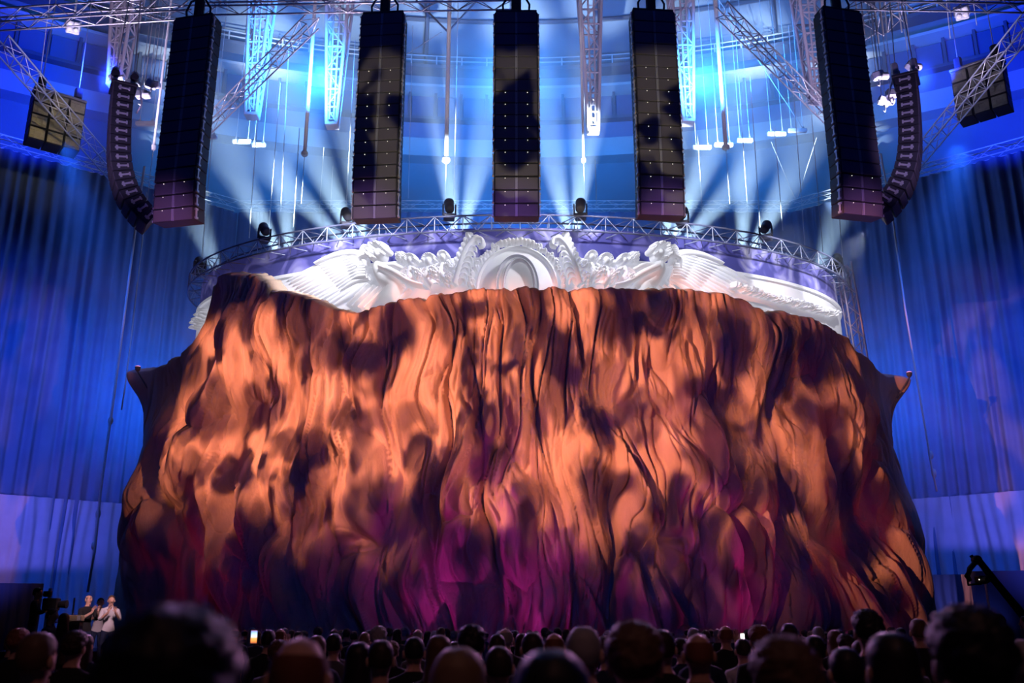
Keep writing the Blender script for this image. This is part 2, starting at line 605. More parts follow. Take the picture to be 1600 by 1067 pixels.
ceil = struct('ceiling', grid_mesh('ceiling', ring_sheet([(58, 39.8), (40, 47), (0.5, 52)], -52, 52, 60), M_ROOF, False))
tag(ceil, 'high roof over the hall with radial purlins')
for a in range(-48, 49, 6):
    w = R(a)
    d = Vector((math.sin(w), math.cos(w), 0))
    rod('purlin', Vector((0, 1.3, 39.3)) + d * 57.5, Vector((0, 1.3, 46.6)) + d * 40, 0.14, M_DARKST, ceil)
for r_, z_ in ((54, 40.9), (49.5, 42.8), (45, 44.6), (41, 46.2)):
    link('ring_purlin', grid_mesh('ring_purlin', ring_prism(r_, r_ + .16, z_ - .2, z_, -50, 50, 60), M_DARKST, False), ceil)
wl = struct('wall_left', MB().box((-45, 14, 20), (0.3, 48, 40)).mesh('wall_left', M_DARK))
tag(wl, 'black side wall of the hall on the left')
wr = struct('wall_right', MB().box((45, 14, 20), (0.3, 48, 40)).mesh('wall_right', M_DARK))
tag(wr, 'black side wall of the hall on the right')

# ------------------------------------------------------------------ curtains round the stage
M_CURT = mat('dark blue velvet', (0.115, 0.17, 0.33), 0.9, noise=(1.2, 0.25))
M_SHEER = mat('pale lower drape', (0.46, 0.44, 0.60), 0.9, noise=(1.0, 0.2))
NZ = Noise(11)


def curtain(name, p, q, z0, z1, m, label, cat='curtain', amp=0.22, pitch=0.62, seed=0, group=None, res=9):
    p, q = Vector((*p, 0)), Vector((*q, 0))
    d = q - p
    L = d.length
    d.normalize()
    nrm = Vector((d.y, -d.x, 0))
    if nrm.y > 0:
        nrm = -nrm
    nu = int(L / pitch * res)
    u = np.linspace(0, L, nu)
    v = np.linspace(0, 1, 26)
    U, V = np.meshgrid(u, v)
    wob = 0.35 * NZ.perlin(U / 1.7 + seed * 9.1, V * 1.3 + seed)
    ph = 2 * np.pi * (U + wob) / pitch
    big = NZ.perlin(U / 2.3 + seed * 3.7, V * .8)
    off = amp * (np.sin(ph) * (0.6 + .5 * NZ.perlin(U / .9 + 31, V * .5 + seed)) + 1.3 * big) * (0.75 + .25 * V)
    off += amp * 0.4 * NZ.perlin(U / .23 + seed, V * 2)
    P = np.zeros(U.shape + (3,))
    P[..., 0] = p.x + d.x * U + nrm.x * off
    P[..., 1] = p.y + d.y * U + nrm.y * off
    P[..., 2] = z1 + (z0 - z1) * V
    o = link(name, grid_mesh(name, P, m))
    return tag(o, label, cat, group)


GT = 24.95   # height of the curtain truss
curtain('stage_curtain', (-15.6, 50.2), (15.9, 50.2), 0, GT - .35, M_CURT, 'wide blue hazy curtain straight behind the curved screen', seed=1, pitch=.8, amp=.1)
curtain('stage_curtain', (-36.0, 34.2), (-15.6, 50.2), 0, GT - .35, M_CURT, 'tall dark blue pleated curtain left of the draped stage', seed=2)
curtain('stage_curtain', (15.9, 50.2), (36.5, 34.4), 0, GT - .35, M_CURT, 'tall dark blue pleated curtain right of the draped stage', seed=3)
curtain('lower_curtain', (-36.0, 33.8), (-15.4, 49.9), 0, 7.7, M_SHEER, 'paler lilac lower curtain below the left blue curtain', seed=4, amp=.13, pitch=.5)
curtain('lower_curtain', (15.7, 49.9), (36.5, 34.0), 0, 7.9, M_SHEER, 'paler lilac lower curtain below the right blue curtain', seed=5, amp=.13, pitch=.6)
# low masking skirts and screens at the sides
M_SKIRT = mat('blue masking cloth', (0.022, 0.035, 0.10), 0.9)
curtain('masking_skirt', (16.3, 38.9), (18.6, 38.2), 0, 3.85, mat('pale skirt cloth', (0.34, 0.34, 0.52), .9), 'pale pleated masking skirt beside the right foot of the drape', 'curtain', .07, .3, 6)
sk = curtain('masking_skirt', (17.35, 37.4), (27.5, 34.5), 0, 3.9, M_SKIRT, 'dark blue low masking screen behind the camera crane', 'screen', .02, .9, 7)
curtain('masking_skirt', (-24.0, 36.2), (-17.7, 37.4), 0, 3.45, M_SKIRT, 'dark blue low masking screen behind the camera operator', 'screen', .06, .4, 8)

# stage deck under the drape
st = link('stage_deck', MB().box((0.3, 40.4, 0.55), (34, 17.2, 1.1), ch=.03).mesh('stage_deck', M_DARK))
tag(st, 'black stage deck under the big orange drape', 'stage')

# ------------------------------------------------------------------ the great drape
def drape_material():
    m = bpy.data.materials.new('sandstone coloured drape cloth')
    m.use_nodes = True
    nt = m.node_tree
    b = nt.nodes['Principled BSDF']
    b.inputs['Roughness'].default_value = 0.9
    b.inputs['Specular IOR Level'].default_value = 0.15
    tc = nt.nodes.new('ShaderNodeTexCoord')
    mp = nt.nodes.new('ShaderNodeMapping')
    mp.inputs['Scale'].default_value = (1.0, 1.0, 0.25)
    nt.links.new(tc.outputs['Object'], mp.inputs[0])
    n1 = nt.nodes.new('ShaderNodeTexNoise')
    n1.inputs['Scale'].default_value = 1.1
    n1.inputs['Detail'].default_value = 6
    nt.links.new(mp.outputs[0], n1.inputs['Vector'])
    cr = nt.nodes.new('ShaderNodeValToRGB')
    cr.color_ramp.elements[0].position = .3
    cr.color_ramp.elements[0].color = (0.50, 0.34, 0.26, 1)
    cr.color_ramp.elements[1].position = .7
    cr.color_ramp.elements[1].color = (0.74, 0.56, 0.43, 1)
    nt.links.new(n1.outputs['Fac'], cr.inputs[0])
    nt.links.new(cr.outputs[0], b.inputs['Base Color'])
    n2 = nt.nodes.new('ShaderNodeTexNoise')
    n2.inputs['Scale'].default_value = 14
    n2.inputs['Detail'].default_value = 5
    nt.links.new(mp.outputs[0], n2.inputs['Vector'])
    bp = nt.nodes.new('ShaderNodeBump')
    bp.inputs['Strength'].default_value = 0.35
    bp.inputs['Distance'].default_value = 0.05
    nt.links.new(n2.outputs['Fac'], bp.inputs['Height'])
    nt.links.new(bp.outputs[0], b.inputs['Normal'])
    return m


TOP_PX = [(297, 549), (312, 522), (324, 492), (331, 455), (333, 432), (340, 420), (352, 415), (372, 417), (392, 419), (408, 421), (421, 432), (436, 448),
          (452, 449), (474, 453), (500, 464), (528, 475), (556, 481), (568, 480), (584, 472), (612, 462), (650, 455), (700, 450), (760, 444),
          (830, 444), (900, 446), (960, 445), (1000, 443), (1076, 442), (1118, 447), (1136, 455), (1158, 465), (1200, 477), (1240, 486), (1262, 491),
          (1292, 505), (1312, 521), (1326, 540), (1334, 556)]


def build_drape():
    A0, B0 = 14.6, 8.6
    lat, tt = on_ellipse(0, DRP_C, A0, B0)
    tk, zk = [], []
    for (px, py) in TOP_PX:
        l, u = ray(px, py)
        t = float(np.interp(l, lat, tt))
        tk.append(t)
        zk.append(EYE + u * (DRP_C[1] - B0 * math.cos(t)))
    tl, tr = tk[0], tk[-1]
    tk = [R(-112), R(-96), R(-84), tl - .05] + tk + [tr + .05, R(84), R(96), R(112)]
    zk = [10.8, 11.7, 12.1, 12.45] + zk + [12.2, 11.85, 11.5, 10.6]
    order = np.argsort(tk)
    tk, zk = np.array(tk)[order], np.array(zk)[order]
    NU, NV = 1150, 430
    t = np.linspace(R(-112), R(112), NU)
    # spread columns evenly along the curve
    xs, ys = 15.4 * np.sin(t), 9 * np.cos(t)
    arc = np.concatenate([[0], np.cumsum(np.hypot(np.diff(xs), np.diff(ys)))])
    t = np.interp(np.linspace(0, arc[-1], NU), arc, t)
    S1 = np.linspace(-arc[-1] / 2, arc[-1] / 2, NU)
    ztop = np.interp(t, tk, zk)
    zb = 1.1
    v = np.linspace(0, 1, NV)
    S, V = np.meshgrid(S1, v)
    T = np.broadcast_to(t, S.shape)
    Z = zb + (ztop[None, :] - zb) * V
    n1, n2, n3, n4 = Noise(3), Noise(5), Noise(8), Noise(21)
    # folds lean outward from the middle toward the foot
    Sw = S + 0.9 * n1.perlin(S / 5.0, Z / 4.5) + 0.32 * n2.perlin(S / 1.5, Z / 2.2) - 0.035 * S * (14 - Z) / 14
    topness = sstep(6.0, 12.0, Z)
    # long lobes
    f1, f2, rn = n3.cells(Sw / 1.9 + .3, Z / 6.2 + .3 * Sw)
    e = np.clip((f2 - f1), 0, 1)
    lobe = np.power(np.clip(e * 1.35, 0, 1), .55)
    # smaller pouches
    g1, g2, rg = n4.cells(Sw / 1.0 + 7, Z / 3.6 + .7 * n1.perlin(S / 2 + 9, Z / 3) + .2 * Sw)
    e2 = np.clip((g2 - g1), 0, 1)
    pouch = np.power(np.clip(e2 * 1.4, 0, 1), .6)
    amp = .55 + .9 * sstep(-.5, .6, n2.perlin(S / 3.1 + 60, Z / 4.0 + 9))
    # long sharp pleats, densest at the top
    r1 = 1 - np.abs(n2.perlin(Sw / 0.95 + 40, Z / 8 + 3)) * 2
    r2 = 1 - np.abs(n1.perlin(Sw / 0.42 + 80, Z / 6 + 7)) * 2
    crease = np.exp(-np.square(n4.perlin(Sw / 1.0 + 13, Z / 9 + 5) / .045))
    billow = n3.perlin(S / 5.0 + 2, Z / 5.5 + 1)
    disp = 0.75 * billow
    disp += 0.85 * (lobe - .6) * (1.1 - .35 * topness) * amp
    disp += 0.75 * (rn - .5) * sstep(0.0, .4, e)
    disp += 0.42 * (pouch - .5) * (1.1 - .75 * topness) * amp
    disp += 0.42 * (rg - .5) * sstep(0, .3, e2) * (1.1 - .7 * topness)
    disp -= 0.24 * np.maximum(r1, 0) ** 6 * (0.4 + .8 * topness)
    disp -= 0.09 * np.maximum(r2, 0) ** 4 * (0.2 + .7 * topness)
    disp -= 0.5 * crease * (.35 + .65 * topness)
    k1, k2, rk = n2.cells(Sw / .52 + 21, Z / 2.6 + .6 * n3.perlin(S / 1.3 + 4, Z / 2) + .35 * Sw)
    e3 = np.clip(k2 - k1, 0, 1)
    fine = (0.55 + .6 * (1 - topness)) * sstep(-.4, .5, n1.perlin(S / 2.2 + 17, Z / 2.6 + 3))
    disp += 0.17 * (np.power(np.clip(e3 * 1.6, 0, 1), .6) - .6) * fine + 0.16 * (rk - .5) * sstep(0, .3, e3) * fine
    disp -= 0.10 * np.exp(-np.square(n3.perlin(Sw / 0.5 + 3, Z / 3.5 + 15) / .06)) * (1 - .4 * topness)
    disp += 0.05 * n4.perlin(Sw / .3, Z / 1.1)
    disp = disp * (1 - .72 * sstep(R(58), R(74), np.abs(T)))
    edge = sstep(1.0, .9, V)
    disp = disp * (.35 + .65 * edge)
    disp = disp + .25
    disp = np.where(disp < 0, -.5 * np.tanh(-disp / .5), disp)
    # plan half axes swell toward the foot
    low = sstep(13.2, 11.8, Z)
    A = A0 + .62 * low * sstep(R(48), R(70), np.abs(T)) + .9 * sstep(9, 1, Z) * sstep(R(40), R(75), np.abs(T))
    B = B0 + 0.9 * sstep(13, 1, Z)
    nx, ny = np.sin(T) / A, -np.cos(T) / B
    nl = np.hypot(nx, ny)
    nx, ny = nx / nl, ny / nl
    # cloth caught on the corners of the side platforms, pulled out to a peak
    for tp, zp in ((R(-79), 12.1), (R(79.5), 11.8)):
        disp = disp + 0.95 * np.exp(-np.square((T - tp) / .05)) * np.exp(-np.square(np.minimum(0, Z - zp) / 1.0))
        disp = disp + 0.25 * np.exp(-np.square((T - tp) / .1)) * sstep(0, 10, Z)
    # a hollow where the cloth is tucked in, left of the middle
    for (px, py, rr, zz, dp) in ((372, 640, .5, .55, .8), (352, 712, .28, .6, .6), (416, 612, .22, .35, .5), (548, 846, .5, .2, .7), (1052, 842, .45, .2, .6), (772, 690, .25, .3, .5)):
        q = drape_point(px, py)
        tq = math.atan2((q.x - DRP_C[0]) / 15, (DRP_C[1] - q.y) / 9)
        sq = float(np.interp(tq, t, S1))
        disp = disp - dp * np.exp(-np.square((S - sq) / rr) - np.square((Z - q.z) / zz))
    disp = np.maximum(disp, -.5)
    # the head of the cloth turns back over the top of the screen
    back = sstep(.965, 1.0, V) * 0.85
    X = DRP_C[0] + A * np.sin(T) + nx * (disp - back)
    Y = DRP_C[1] - B * np.cos(T) + ny * (disp - back)
    Zf = Z + .12 * np.sin(np.clip((V - .95) / .05, 0, 1) * np.pi) * .8 + .10 * (n1.perlin(S / .7, 0 * Z) + .7 * n2.perlin(S / .25, 0 * Z)) * V ** 8
    P = np.stack([X, Y, Zf], -1)
    o = link('draped_cloth', grid_mesh('draped_cloth', P, drape_material()))
    return tag(o, 'huge crumpled orange drape hung like a rock face over the stage', 'drape')


build_drape()

# ------------------------------------------------------------------ curved screen with carved frieze
def screen_pt(t, z, d=0.0):
    a, b = SCR_A + d, SCR_B + d
    return Vector((SCR_C[0] + a * math.sin(t), SCR_C[1] - b * math.cos(t), z))


def screen_mat():
    m = bpy.data.materials.new('screen sky band')
    m.use_nodes = True
    nt = m.node_tree
    b = nt.nodes['Principled BSDF']
    b.inputs['Roughness'].default_value = .7
    tc = nt.nodes.new('ShaderNodeTexCoord')
    n = nt.nodes.new('ShaderNodeTexNoise')
    n.inputs['Scale'].default_value = 0.75
    n.inputs['Detail'].default_value = 2
    n.inputs['Distortion'].default_value = 1.2
    nt.links.new(tc.outputs['Object'], n.inputs['Vector'])
    cr = nt.nodes.new('ShaderNodeValToRGB')
    cr.color_ramp.interpolation = 'EASE'
    for i, (p, c) in enumerate([(.42, (.055, .055, .26, 1)), (.52, (.16, .15, .48, 1)), (.60, (.32, .31, .60, 1)), (.72, (.62, .60, .80, 1))]):
        e = cr.color_ramp.elements[i] if i < 2 else cr.color_ramp.elements.new(p)
        e.position = p
        e.color = c
    nt.links.new(n.outputs['Fac'], cr.inputs[0])
    nt.links.new(cr.outputs[0], b.inputs['Base Color'])
    nt.links.new(cr.outputs[0], b.inputs['Emission Color'])
    b.inputs['Emission Strength'].default_value = 0.28
    return m


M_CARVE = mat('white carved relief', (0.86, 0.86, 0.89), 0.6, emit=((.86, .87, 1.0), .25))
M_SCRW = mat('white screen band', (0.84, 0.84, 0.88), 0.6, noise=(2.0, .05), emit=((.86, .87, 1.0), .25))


def band(z0, z1, d0, d1, n=120):
    w = np.radians(np.linspace(-100, 100, n))
    P = np.zeros((5, n, 3))
    for i, (d, z) in enumerate([(d0, z0), (d1, z0), (d1, z1), (d0, z1), (d0, z0)]):
        P[i, :, 0] = SCR_C[0] + (SCR_A + d) * np.sin(w)
        P[i, :, 1] = SCR_C[1] - (SCR_B + d) * np.cos(w)
        P[i, :, 2] = z
    return P


scr = thing('curved_screen', (0, 0, 0), 'curved stage screen with white carved angel frieze under a violet sky', 'screen')
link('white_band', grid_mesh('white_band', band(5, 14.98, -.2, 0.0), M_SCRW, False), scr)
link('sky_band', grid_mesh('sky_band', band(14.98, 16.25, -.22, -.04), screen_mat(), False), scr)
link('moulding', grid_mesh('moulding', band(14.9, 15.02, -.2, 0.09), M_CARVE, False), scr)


_slat, _stt = on_ellipse(0, SCR_C, SCR_A, SCR_B)


def scr_px(px, py, d=0.0):
    l, u = ray(px, py)
    t = float(np.interp(l, _slat, _stt))
    Y = SCR_C[1] - SCR_B * math.cos(t)
    return screen_pt(t, EYE + u * Y, d)


class Relief(MB):
    """shapes carved on the screen wall, laid out on the wall's own surface"""

    def blob(self, cx, cy, rx, ry, d, rot=0.0, nu=14, nv=6, base=0.0):
        c, s = math.cos(rot), math.sin(rot)
        vs, fs = [], []
        for i in range(nv + 1):
            th = math.pi / 2 * i / nv
            for j in range(nu):
                ph = 2 * math.pi * j / nu
                a, b = rx * math.cos(ph) * math.cos(th), ry * math.sin(ph) * math.cos(th)
                vs.append(scr_px(cx + a * c - b * s, cy + a * s + b * c, base + d * math.sin(th)))
        for i in range(nv):
            for j in range(nu):
                fs.append((i * nu + j, i * nu + (j + 1) % nu, (i + 1) * nu + (j + 1) % nu, (i + 1) * nu + j)[::-1])
        return self.add(vs, fs)

    def limb(self, pts, w, d, n=8, sub=4, base=0.0):
        """tapering half-round along a smooth line of pixels; w: half widths, d: relief"""
        pts = [Vector((*p, 0)) for p in pts]
        dense, ws = [], []
        for i in range(len(pts) - 1):
            p0, p1, p2, p3 = pts[max(i - 1, 0)], pts[i], pts[i + 1], pts[min(i + 2, len(pts) - 1)]
            for k in range(sub):
                t = k / sub
                dense.append(.5 * ((2 * p1) + (-p0 + p2) * t + (2 * p0 - 5 * p1 + 4 * p2 - p3) * t * t + (-p0 + 3 * p1 - 3 * p2 + p3) * t ** 3))
                ws.append(w[i] * (1 - t) + w[i + 1] * t)
        dense.append(pts[-1])
        ws.append(w[-1])
        vs, fs = [], []
        for i, p in enumerate(dense):
            a = (dense[min(i + 1, len(dense) - 1)] - dense[max(i - 1, 0)]).normalized()
            q = Vector((-a.y, a.x, 0))
            for j in range(n + 1):
                th = math.pi * j / n
                r = p + q * (ws[i] * math.cos(th))
                vs.append(scr_px(r.x, r.y, base + d * math.sin(th) * (ws[i] / max(w)) ** .5))
        for i in range(len(dense) - 1):
            for j in range(n):
                k = i * (n + 1) + j
                fs.append((k, k + 1, k + n + 2, k + n + 1))
        return self.add(vs, fs)

    def done(self, name):
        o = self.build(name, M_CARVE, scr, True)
        return o


def mirror(f, pts):
    return [(f(x), y) for x, y in pts]


def angel(f):
    """winged figure beside the medallion; f maps photo columns (mirrors for the second one)"""
    g = -1 if f(1) > f(2) else 1
    # wing: three overlapping rows of long feathers fanning from the shoulder
    r = Relief()
    for k in range(13):
        a = k / 12
        tip = (452 + 62 * a ** 1.1, 438 + 46 * a)
        root = (566 + 14 * a, 402 + 34 * a)
        mid = ((tip[0] + root[0]) / 2 + 4, (tip[1] + root[1]) / 2 - 9 * (1 - a))
        r.limb(mirror(f, [root, mid, tip]), [4.2, 5.0, 1.2], .13 + .02 * (k % 2), base=.02)
    for k in range(12):
        a = k / 11
        root = (572 + 8 * a, 400 + 36 * a)
        tip = (500 + 36 * a, 412 + 44 * a)
        r.limb(mirror(f, [root, ((root[0] + tip[0]) / 2, (root[1] + tip[1]) / 2 - 4), tip]), [3.5, 4.2, 1.2], .2, base=.08, sub=3)
    for k in range(9):
        a = k / 8
        root = (578, 400 + 34 * a)
        tip = (538 + 18 * a, 406 + 34 * a)
        r.limb(mirror(f, [root, ((root[0] + tip[0]) / 2, (root[1] + tip[1]) / 2 - 2), tip]), [3.2, 4.0, 1.4], .22, base=.16, sub=3)
    r.limb(mirror(f, [(498, 414), (530, 402), (556, 399), (572, 404), (578, 420)]), [2, 5, 7, 7, 4], .36, base=.1)
    r.done('angel_wing')
    b = Relief()
    b.limb(mirror(f, [(598, 412), (600, 424), (610, 440), (622, 452), (612, 470), (585, 492)]), [6, 13, 16, 15, 16, 12], .55, base=.1)
    b.limb(mirror(f, [(606, 424), (630, 436), (648, 447), (668, 452)]), [7, 6.5, 4.5, 3], .62, base=.2)
    b.limb(mirror(f, [(604, 422), (622, 420), (640, 428), (652, 432)]), [6, 5.5, 4, 2.5], .45, base=.15)
    b.blob(f(602), 404, 9, 11, .62, base=.15)
    b.blob(f(610), 405, 3, 3, .3, base=.55)
    b.done('angel_body')
    h = Relief()
    rnd = random.Random(4)
    for k in range(20):
        w = math.pi * (0.55 + 1.35 * k / 19)
        h.blob(f(600 + 13 * math.cos(w) + rnd.uniform(-2, 2)), 401 + 12 * math.sin(w) * 1.0 + rnd.uniform(-2, 2), rnd.uniform(3.2, 5.5), rnd.uniform(3, 5), .6, base=.2, nu=9, nv=4)
    for k in range(6):
        h.limb(mirror(f, [(588 - k, 394 + k * 2), (580 - 2 * k, 390 + 4 * k), (572 - k, 396 + 5 * k)]), [2.4, 2.2, .8], .3, base=.3, sub=3)
    h.done('angel_hair')
    c = Relief()
    for k in range(8):
        x0 = 560 + 9 * k
        c.limb(mirror(f, [(x0 + 22, 448 + k), (x0 + 8, 464 + k), (x0 - 10, 482 + k)]), [2.5, 3.8, 3], .34, base=.1, sub=3)
    c.done('angel_robe')


angel(lambda x: x)
angel(lambda x: 1622 - x)


def cherubs(f):
    rnd = random.Random(9)
    for (cx, cy, sc) in ((648, 413, .95), (676, 414, 1.1), (697, 408, .85)):
        r = Relief()
        r.blob(f(cx), cy, 8 * sc, 9 * sc, .5, base=.1)
        for k in range(11):
            w = math.pi * (1 + k / 10)
            r.blob(f(cx + 8 * sc * math.cos(w)), cy - 1 + 8 * sc * math.sin(w), 3.2 * sc, 3 * sc, .45, base=.18, nu=8, nv=4)
        r.limb(mirror(f, [(cx, cy + 8), (cx - 3, cy + 22), (cx + 6, cy + 36)]), [6 * sc, 9 * sc, 7 * sc], .45, base=.08)
        r.limb(mirror(f, [(cx + 4, cy + 12), (cx + 14, cy + 18), (cx + 20, cy + 12)]), [3.6, 3.2, 2.2], .4, base=.2)
        r.limb(mirror(f, [(cx - 5, cy + 12), (cx - 14, cy + 20), (cx - 18, cy + 30)]), [3.6, 3.2, 2.2], .4, base=.2)
        r.done('cherub')
    for (cx, cy, sc) in ((684, 430, 1.2), (662, 434, 1.0), (705, 420, .9), (706, 440, 1.0), (640, 440, .9), (632, 406, .8)):
        r = Relief()
        for ring, (n, rr) in enumerate(((9, 10), (7, 6.5), (4, 3))):
            for k in range(n):
                w = 2 * math.pi * (k + .4 * ring) / n
                r.blob(f(cx + rr * sc * math.cos(w)), cy + rr * sc * math.sin(w), 4.3 * sc, 2.6 * sc, .3 + .1 * ring, rot=w + 1.57, base=.08 + .08 * ring, nu=9, nv=4)
        r.blob(f(cx), cy, 2.6, 2.6, .55, base=.15, nu=8, nv=4)
        r.done('rose')
    # acanthus scroll rising to the medallion
    r = Relief()
    for k in range(9):
        a = k / 8
        bx, by = 716 + 22 * a, 448 - 66 * a
        r.limb(mirror(f, [(bx, by), (bx - 8 + 3 * a, by - 10), (bx - 13 + 9 * a, by - 16 + 4 * a), (bx - 9 + 12 * a, by - 21 + 8 * a)]), [4.5, 4.6, 3.4, 1], .34, base=.14, sub=4)
        r.limb(mirror(f, [(bx, by), (bx + 7, by - 7), (bx + 12, by - 6), (bx + 13, by)]), [3.2, 3.6, 2.6, 1], .3, base=.16, sub=4)
    r.limb(mirror(f, [(714, 450), (722, 420), (732, 394), (744, 380), (754, 380), (756, 388), (749, 391)]), [5, 4.6, 4.4, 4.4, 4, 3.4, 2.2], .42, base=.2)
    r.done('acanthus_scroll')


cherubs(lambda x: x)
cherubs(lambda x: 1617 - x)
# medallion
r = Relief()
MX, MY = 808, 452
r.blob(MX, MY, 60, 61, .10, nu=56, nv=6, base=.10)
r.done('medallion_disc')


def ring(r_, cx, cy, rx, ry, w, d, a0=0, a1=2 * math.pi, n=40, base=0.0):
    pts = [(cx + rx * math.cos(a0 + (a1 - a0) * k / n), cy + ry * math.sin(a0 + (a1 - a0) * k / n)) for k in range(n + 1)]
    r_.limb(pts, [w] * (n + 1), d, sub=1, base=base)


r = Relief()
ring(r, MX, MY, 61, 62, 2.6, .22, base=.1, n=60)
r.done('medallion_rim')
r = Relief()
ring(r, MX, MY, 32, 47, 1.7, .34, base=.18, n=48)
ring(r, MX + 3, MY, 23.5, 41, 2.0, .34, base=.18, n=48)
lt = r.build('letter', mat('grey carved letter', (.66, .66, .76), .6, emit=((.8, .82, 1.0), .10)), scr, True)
r = Relief()
ring(r, MX + 1.5, MY + 1, 27.5, 44, 4.0, .12, base=.2, n=48)
link('letter_stroke', r.mesh('letter_stroke', M_CARVE, True), lt)
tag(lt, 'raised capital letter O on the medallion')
rnd = random.Random(3)
r = Relief()
for k in range(46):
    w = math.pi + math.pi * k / 45
    for q in range(2):
        r.blob(MX + (70 + rnd.uniform(-5, 5)) * math.cos(w), MY + (70 + rnd.uniform(-4, 4)) * math.sin(w), rnd.uniform(3, 4.8), rnd.uniform(2.2, 3.6), rnd.uniform(.28, .42), rot=w + rnd.uniform(.8, 2.2), base=.1, nu=9, nv=4)
for k in range(9):
    r.blob(MX - 24 + 6 * k, MY - 70 + .9 * (k - 4) ** 2 * .25 + rnd.uniform(-1, 1), 4.4, 4.2, .5, base=.15, nu=10, nv=4)
r.done('medallion_wreath')
# carved foliage trailing along the right-hand band and a sprig on the left end
for (x0, y0, x1, y1, n) in ((1140, 448, 1300, 492, 46), (308, 512, 326, 486, 7)):
    r = Relief()
    for k in range(n):
        a = (k + .5) / n
        cx, cy = x0 + (x1 - x0) * a, y0 + (y1 - y0) * a + 10 * math.sin(a * 3.1) * 0
        for q in range(3):
            w = rnd.uniform(0, 6.28)
            r.limb([(cx, cy), (cx + 5 * math.cos(w), cy + 4 * math.sin(w)), (cx + 8 * math.cos(w + .6), cy + 7 * math.sin(w + .6))], [2.0, 2.3, .7], .3, base=.06, sub=3)
    r.done('carved_foliage')


# ------------------------------------------------------------------ trusses
def truss(name, p, q, w, h, bay, label, m=None, mb=None, rc=.032, rb=.016, faces=(0, 1, 2, 3), cat='truss', group=None, up=None):
    m = m or M_ALU
    mb = mb or m
    p, q = Vector(p), Vector(q)
    root = thing(name, p, label, cat, group)
    d = (q - p)
    L = d.length
    d.normalize()
    up = Vector(up) if up else Vector((0, 0, 1))
    side = d.cross(up).normalized()
    up = side.cross(d).normalized()
    corners = [side * (-w / 2) + up * (-h / 2), side * (w / 2) + up * (-h / 2), side * (w / 2) + up * (h / 2), side * (-w / 2) + up * (h / 2)]
    for c in corners:
        rod('chord', c, c + d * L, rc, m, root)
    n = max(1, round(L / bay))
    for k in range(n):
        for fi in faces:
            a, b = corners[fi], corners[(fi + 1) % 4]
            if (k + fi) % 2:
                a, b = b, a
            rod('brace', a + d * (L * k / n), b + d * (L * (k + 1) / n), rb, mb, root, 5)
    return root


def path_truss(name, pts, w, h, label, m, mb, rc=.035, rb=.02, cat='truss'):
    """box truss bent along a line of points; w is radial depth"""
    pts = [Vector(p) for p in pts]
    root = thing(name, pts[0], label, cat)
    o0 = pts[0]
    C = [[], [], [], []]
    for i, p in enumerate(pts):
        d = (pts[min(i + 1, len(pts) - 1)] - pts[max(i - 1, 0)]).normalized()
        s = d.cross(Vector((0, 0, 1))).normalized()
        for j, (a, b) in enumerate(((-.5, -.5), (.5, -.5), (.5, .5), (-.5, .5))):
            C[j].append(p + s * (a * w) + Vector((0, 0, b * h)) - o0)
    for c in C:
        MB().tube(c, rc, 7).build('chord', m, root, True)
    for i in range(len(pts) - 1):
        for j in range(4):
            a, b = C[j], C[(j + 1) % 4]
            if (i + j) % 2:
                a, b = b, a
            rod('brace', a[i], b[i + 1], rb, mb, root, 5)
        if i % 2 == 0:
            for j in (1, 3):
                rod('brace', C[j][i], C[(j + 1) % 4][i], rb, mb, root, 5)
    return root


M_RING = mat('ring truss steel', (0.20, 0.22, 0.36), 0.4, 0.3)
M_RINGB = mat('ring truss brace', (0.42, 0.45, 0.62), 0.4, 0.3)
RT_A, RT_B, RT_Z, RT_H = SCR_A + .15, SCR_B + .15, 16.22, .62


def ring_pt(t, z=RT_Z, d=0.0):
    return Vector((SCR_C[0] + (RT_A + d) * math.sin(t), SCR_C[1] - (RT_B + d) * math.cos(t), z))


tt_ = np.radians(np.linspace(-98, 98, 400))
pp = np.stack([RT_A * np.sin(tt_), RT_B * np.cos(tt_)], 1)
arc_ = np.concatenate([[0], np.cumsum(np.hypot(*np.diff(pp, axis=0).T))])
ring_ts = np.interp(np.linspace(0, arc_[-1], 73), arc_, tt_)
path_truss('ring_truss', [ring_pt(t) for t in ring_ts], .75, RT_H, 'dark curved truss crowning the screen above the carved frieze', M_RING, M_RINGB)

# the rigging grid
truss('rigging_truss', (-22, 29.4, GRID_Z), (-10.9, 28.3, GRID_Z - .02), .5, .55, .62, 'silver truss across the top left corner over the outer speakers')
truss('rigging_truss', (-10.7, 28.3, GRID_Z + .1), (0, 28.0, GRID_Z + .1), .5, .5, .62, 'silver truss along the top edge left of the middle speaker column')
truss('rigging_truss', (0.2, 27.6, GRID_Z + .22), (11.2, 27.6, GRID_Z + .2), .45, .45, .62, 'silver truss along the top edge right of the middle speaker column')
truss('rigging_truss', (11.4, 28.0, GRID_Z + .1), (22, 28.3, GRID_Z + .1), .5, .5, .62, 'dark truss across the top right corner over the outer speakers', M_ALUD)
truss('rigging_truss', (-18.4, 29.9, GRID_Z - .3), (-18.4, 41.5, GRID_Z - .3), .5, .55, .62, 'lit truss running back past the yellow hung box cluster on the left')
truss('rigging_truss', (18.0, 28.4, GRID_Z - .3), (18.2, 40.5, GRID_Z - .3), .5, .55, .62, 'lit truss running back past the hung box cluster on the right')
truss('rigging_truss', (-6.9, 28.6, GRID_Z - .35), (-14.2, 37.6, GRID_Z - .35), .45, .45, .62, 'diagonal truss passing behind the far left speaker column')
truss('rigging_truss', (7.2, 28.2, GRID_Z - .2), (14.2, 36.6, GRID_Z - .2), .45, .45, .62, 'diagonal truss passing behind the far right speaker column')
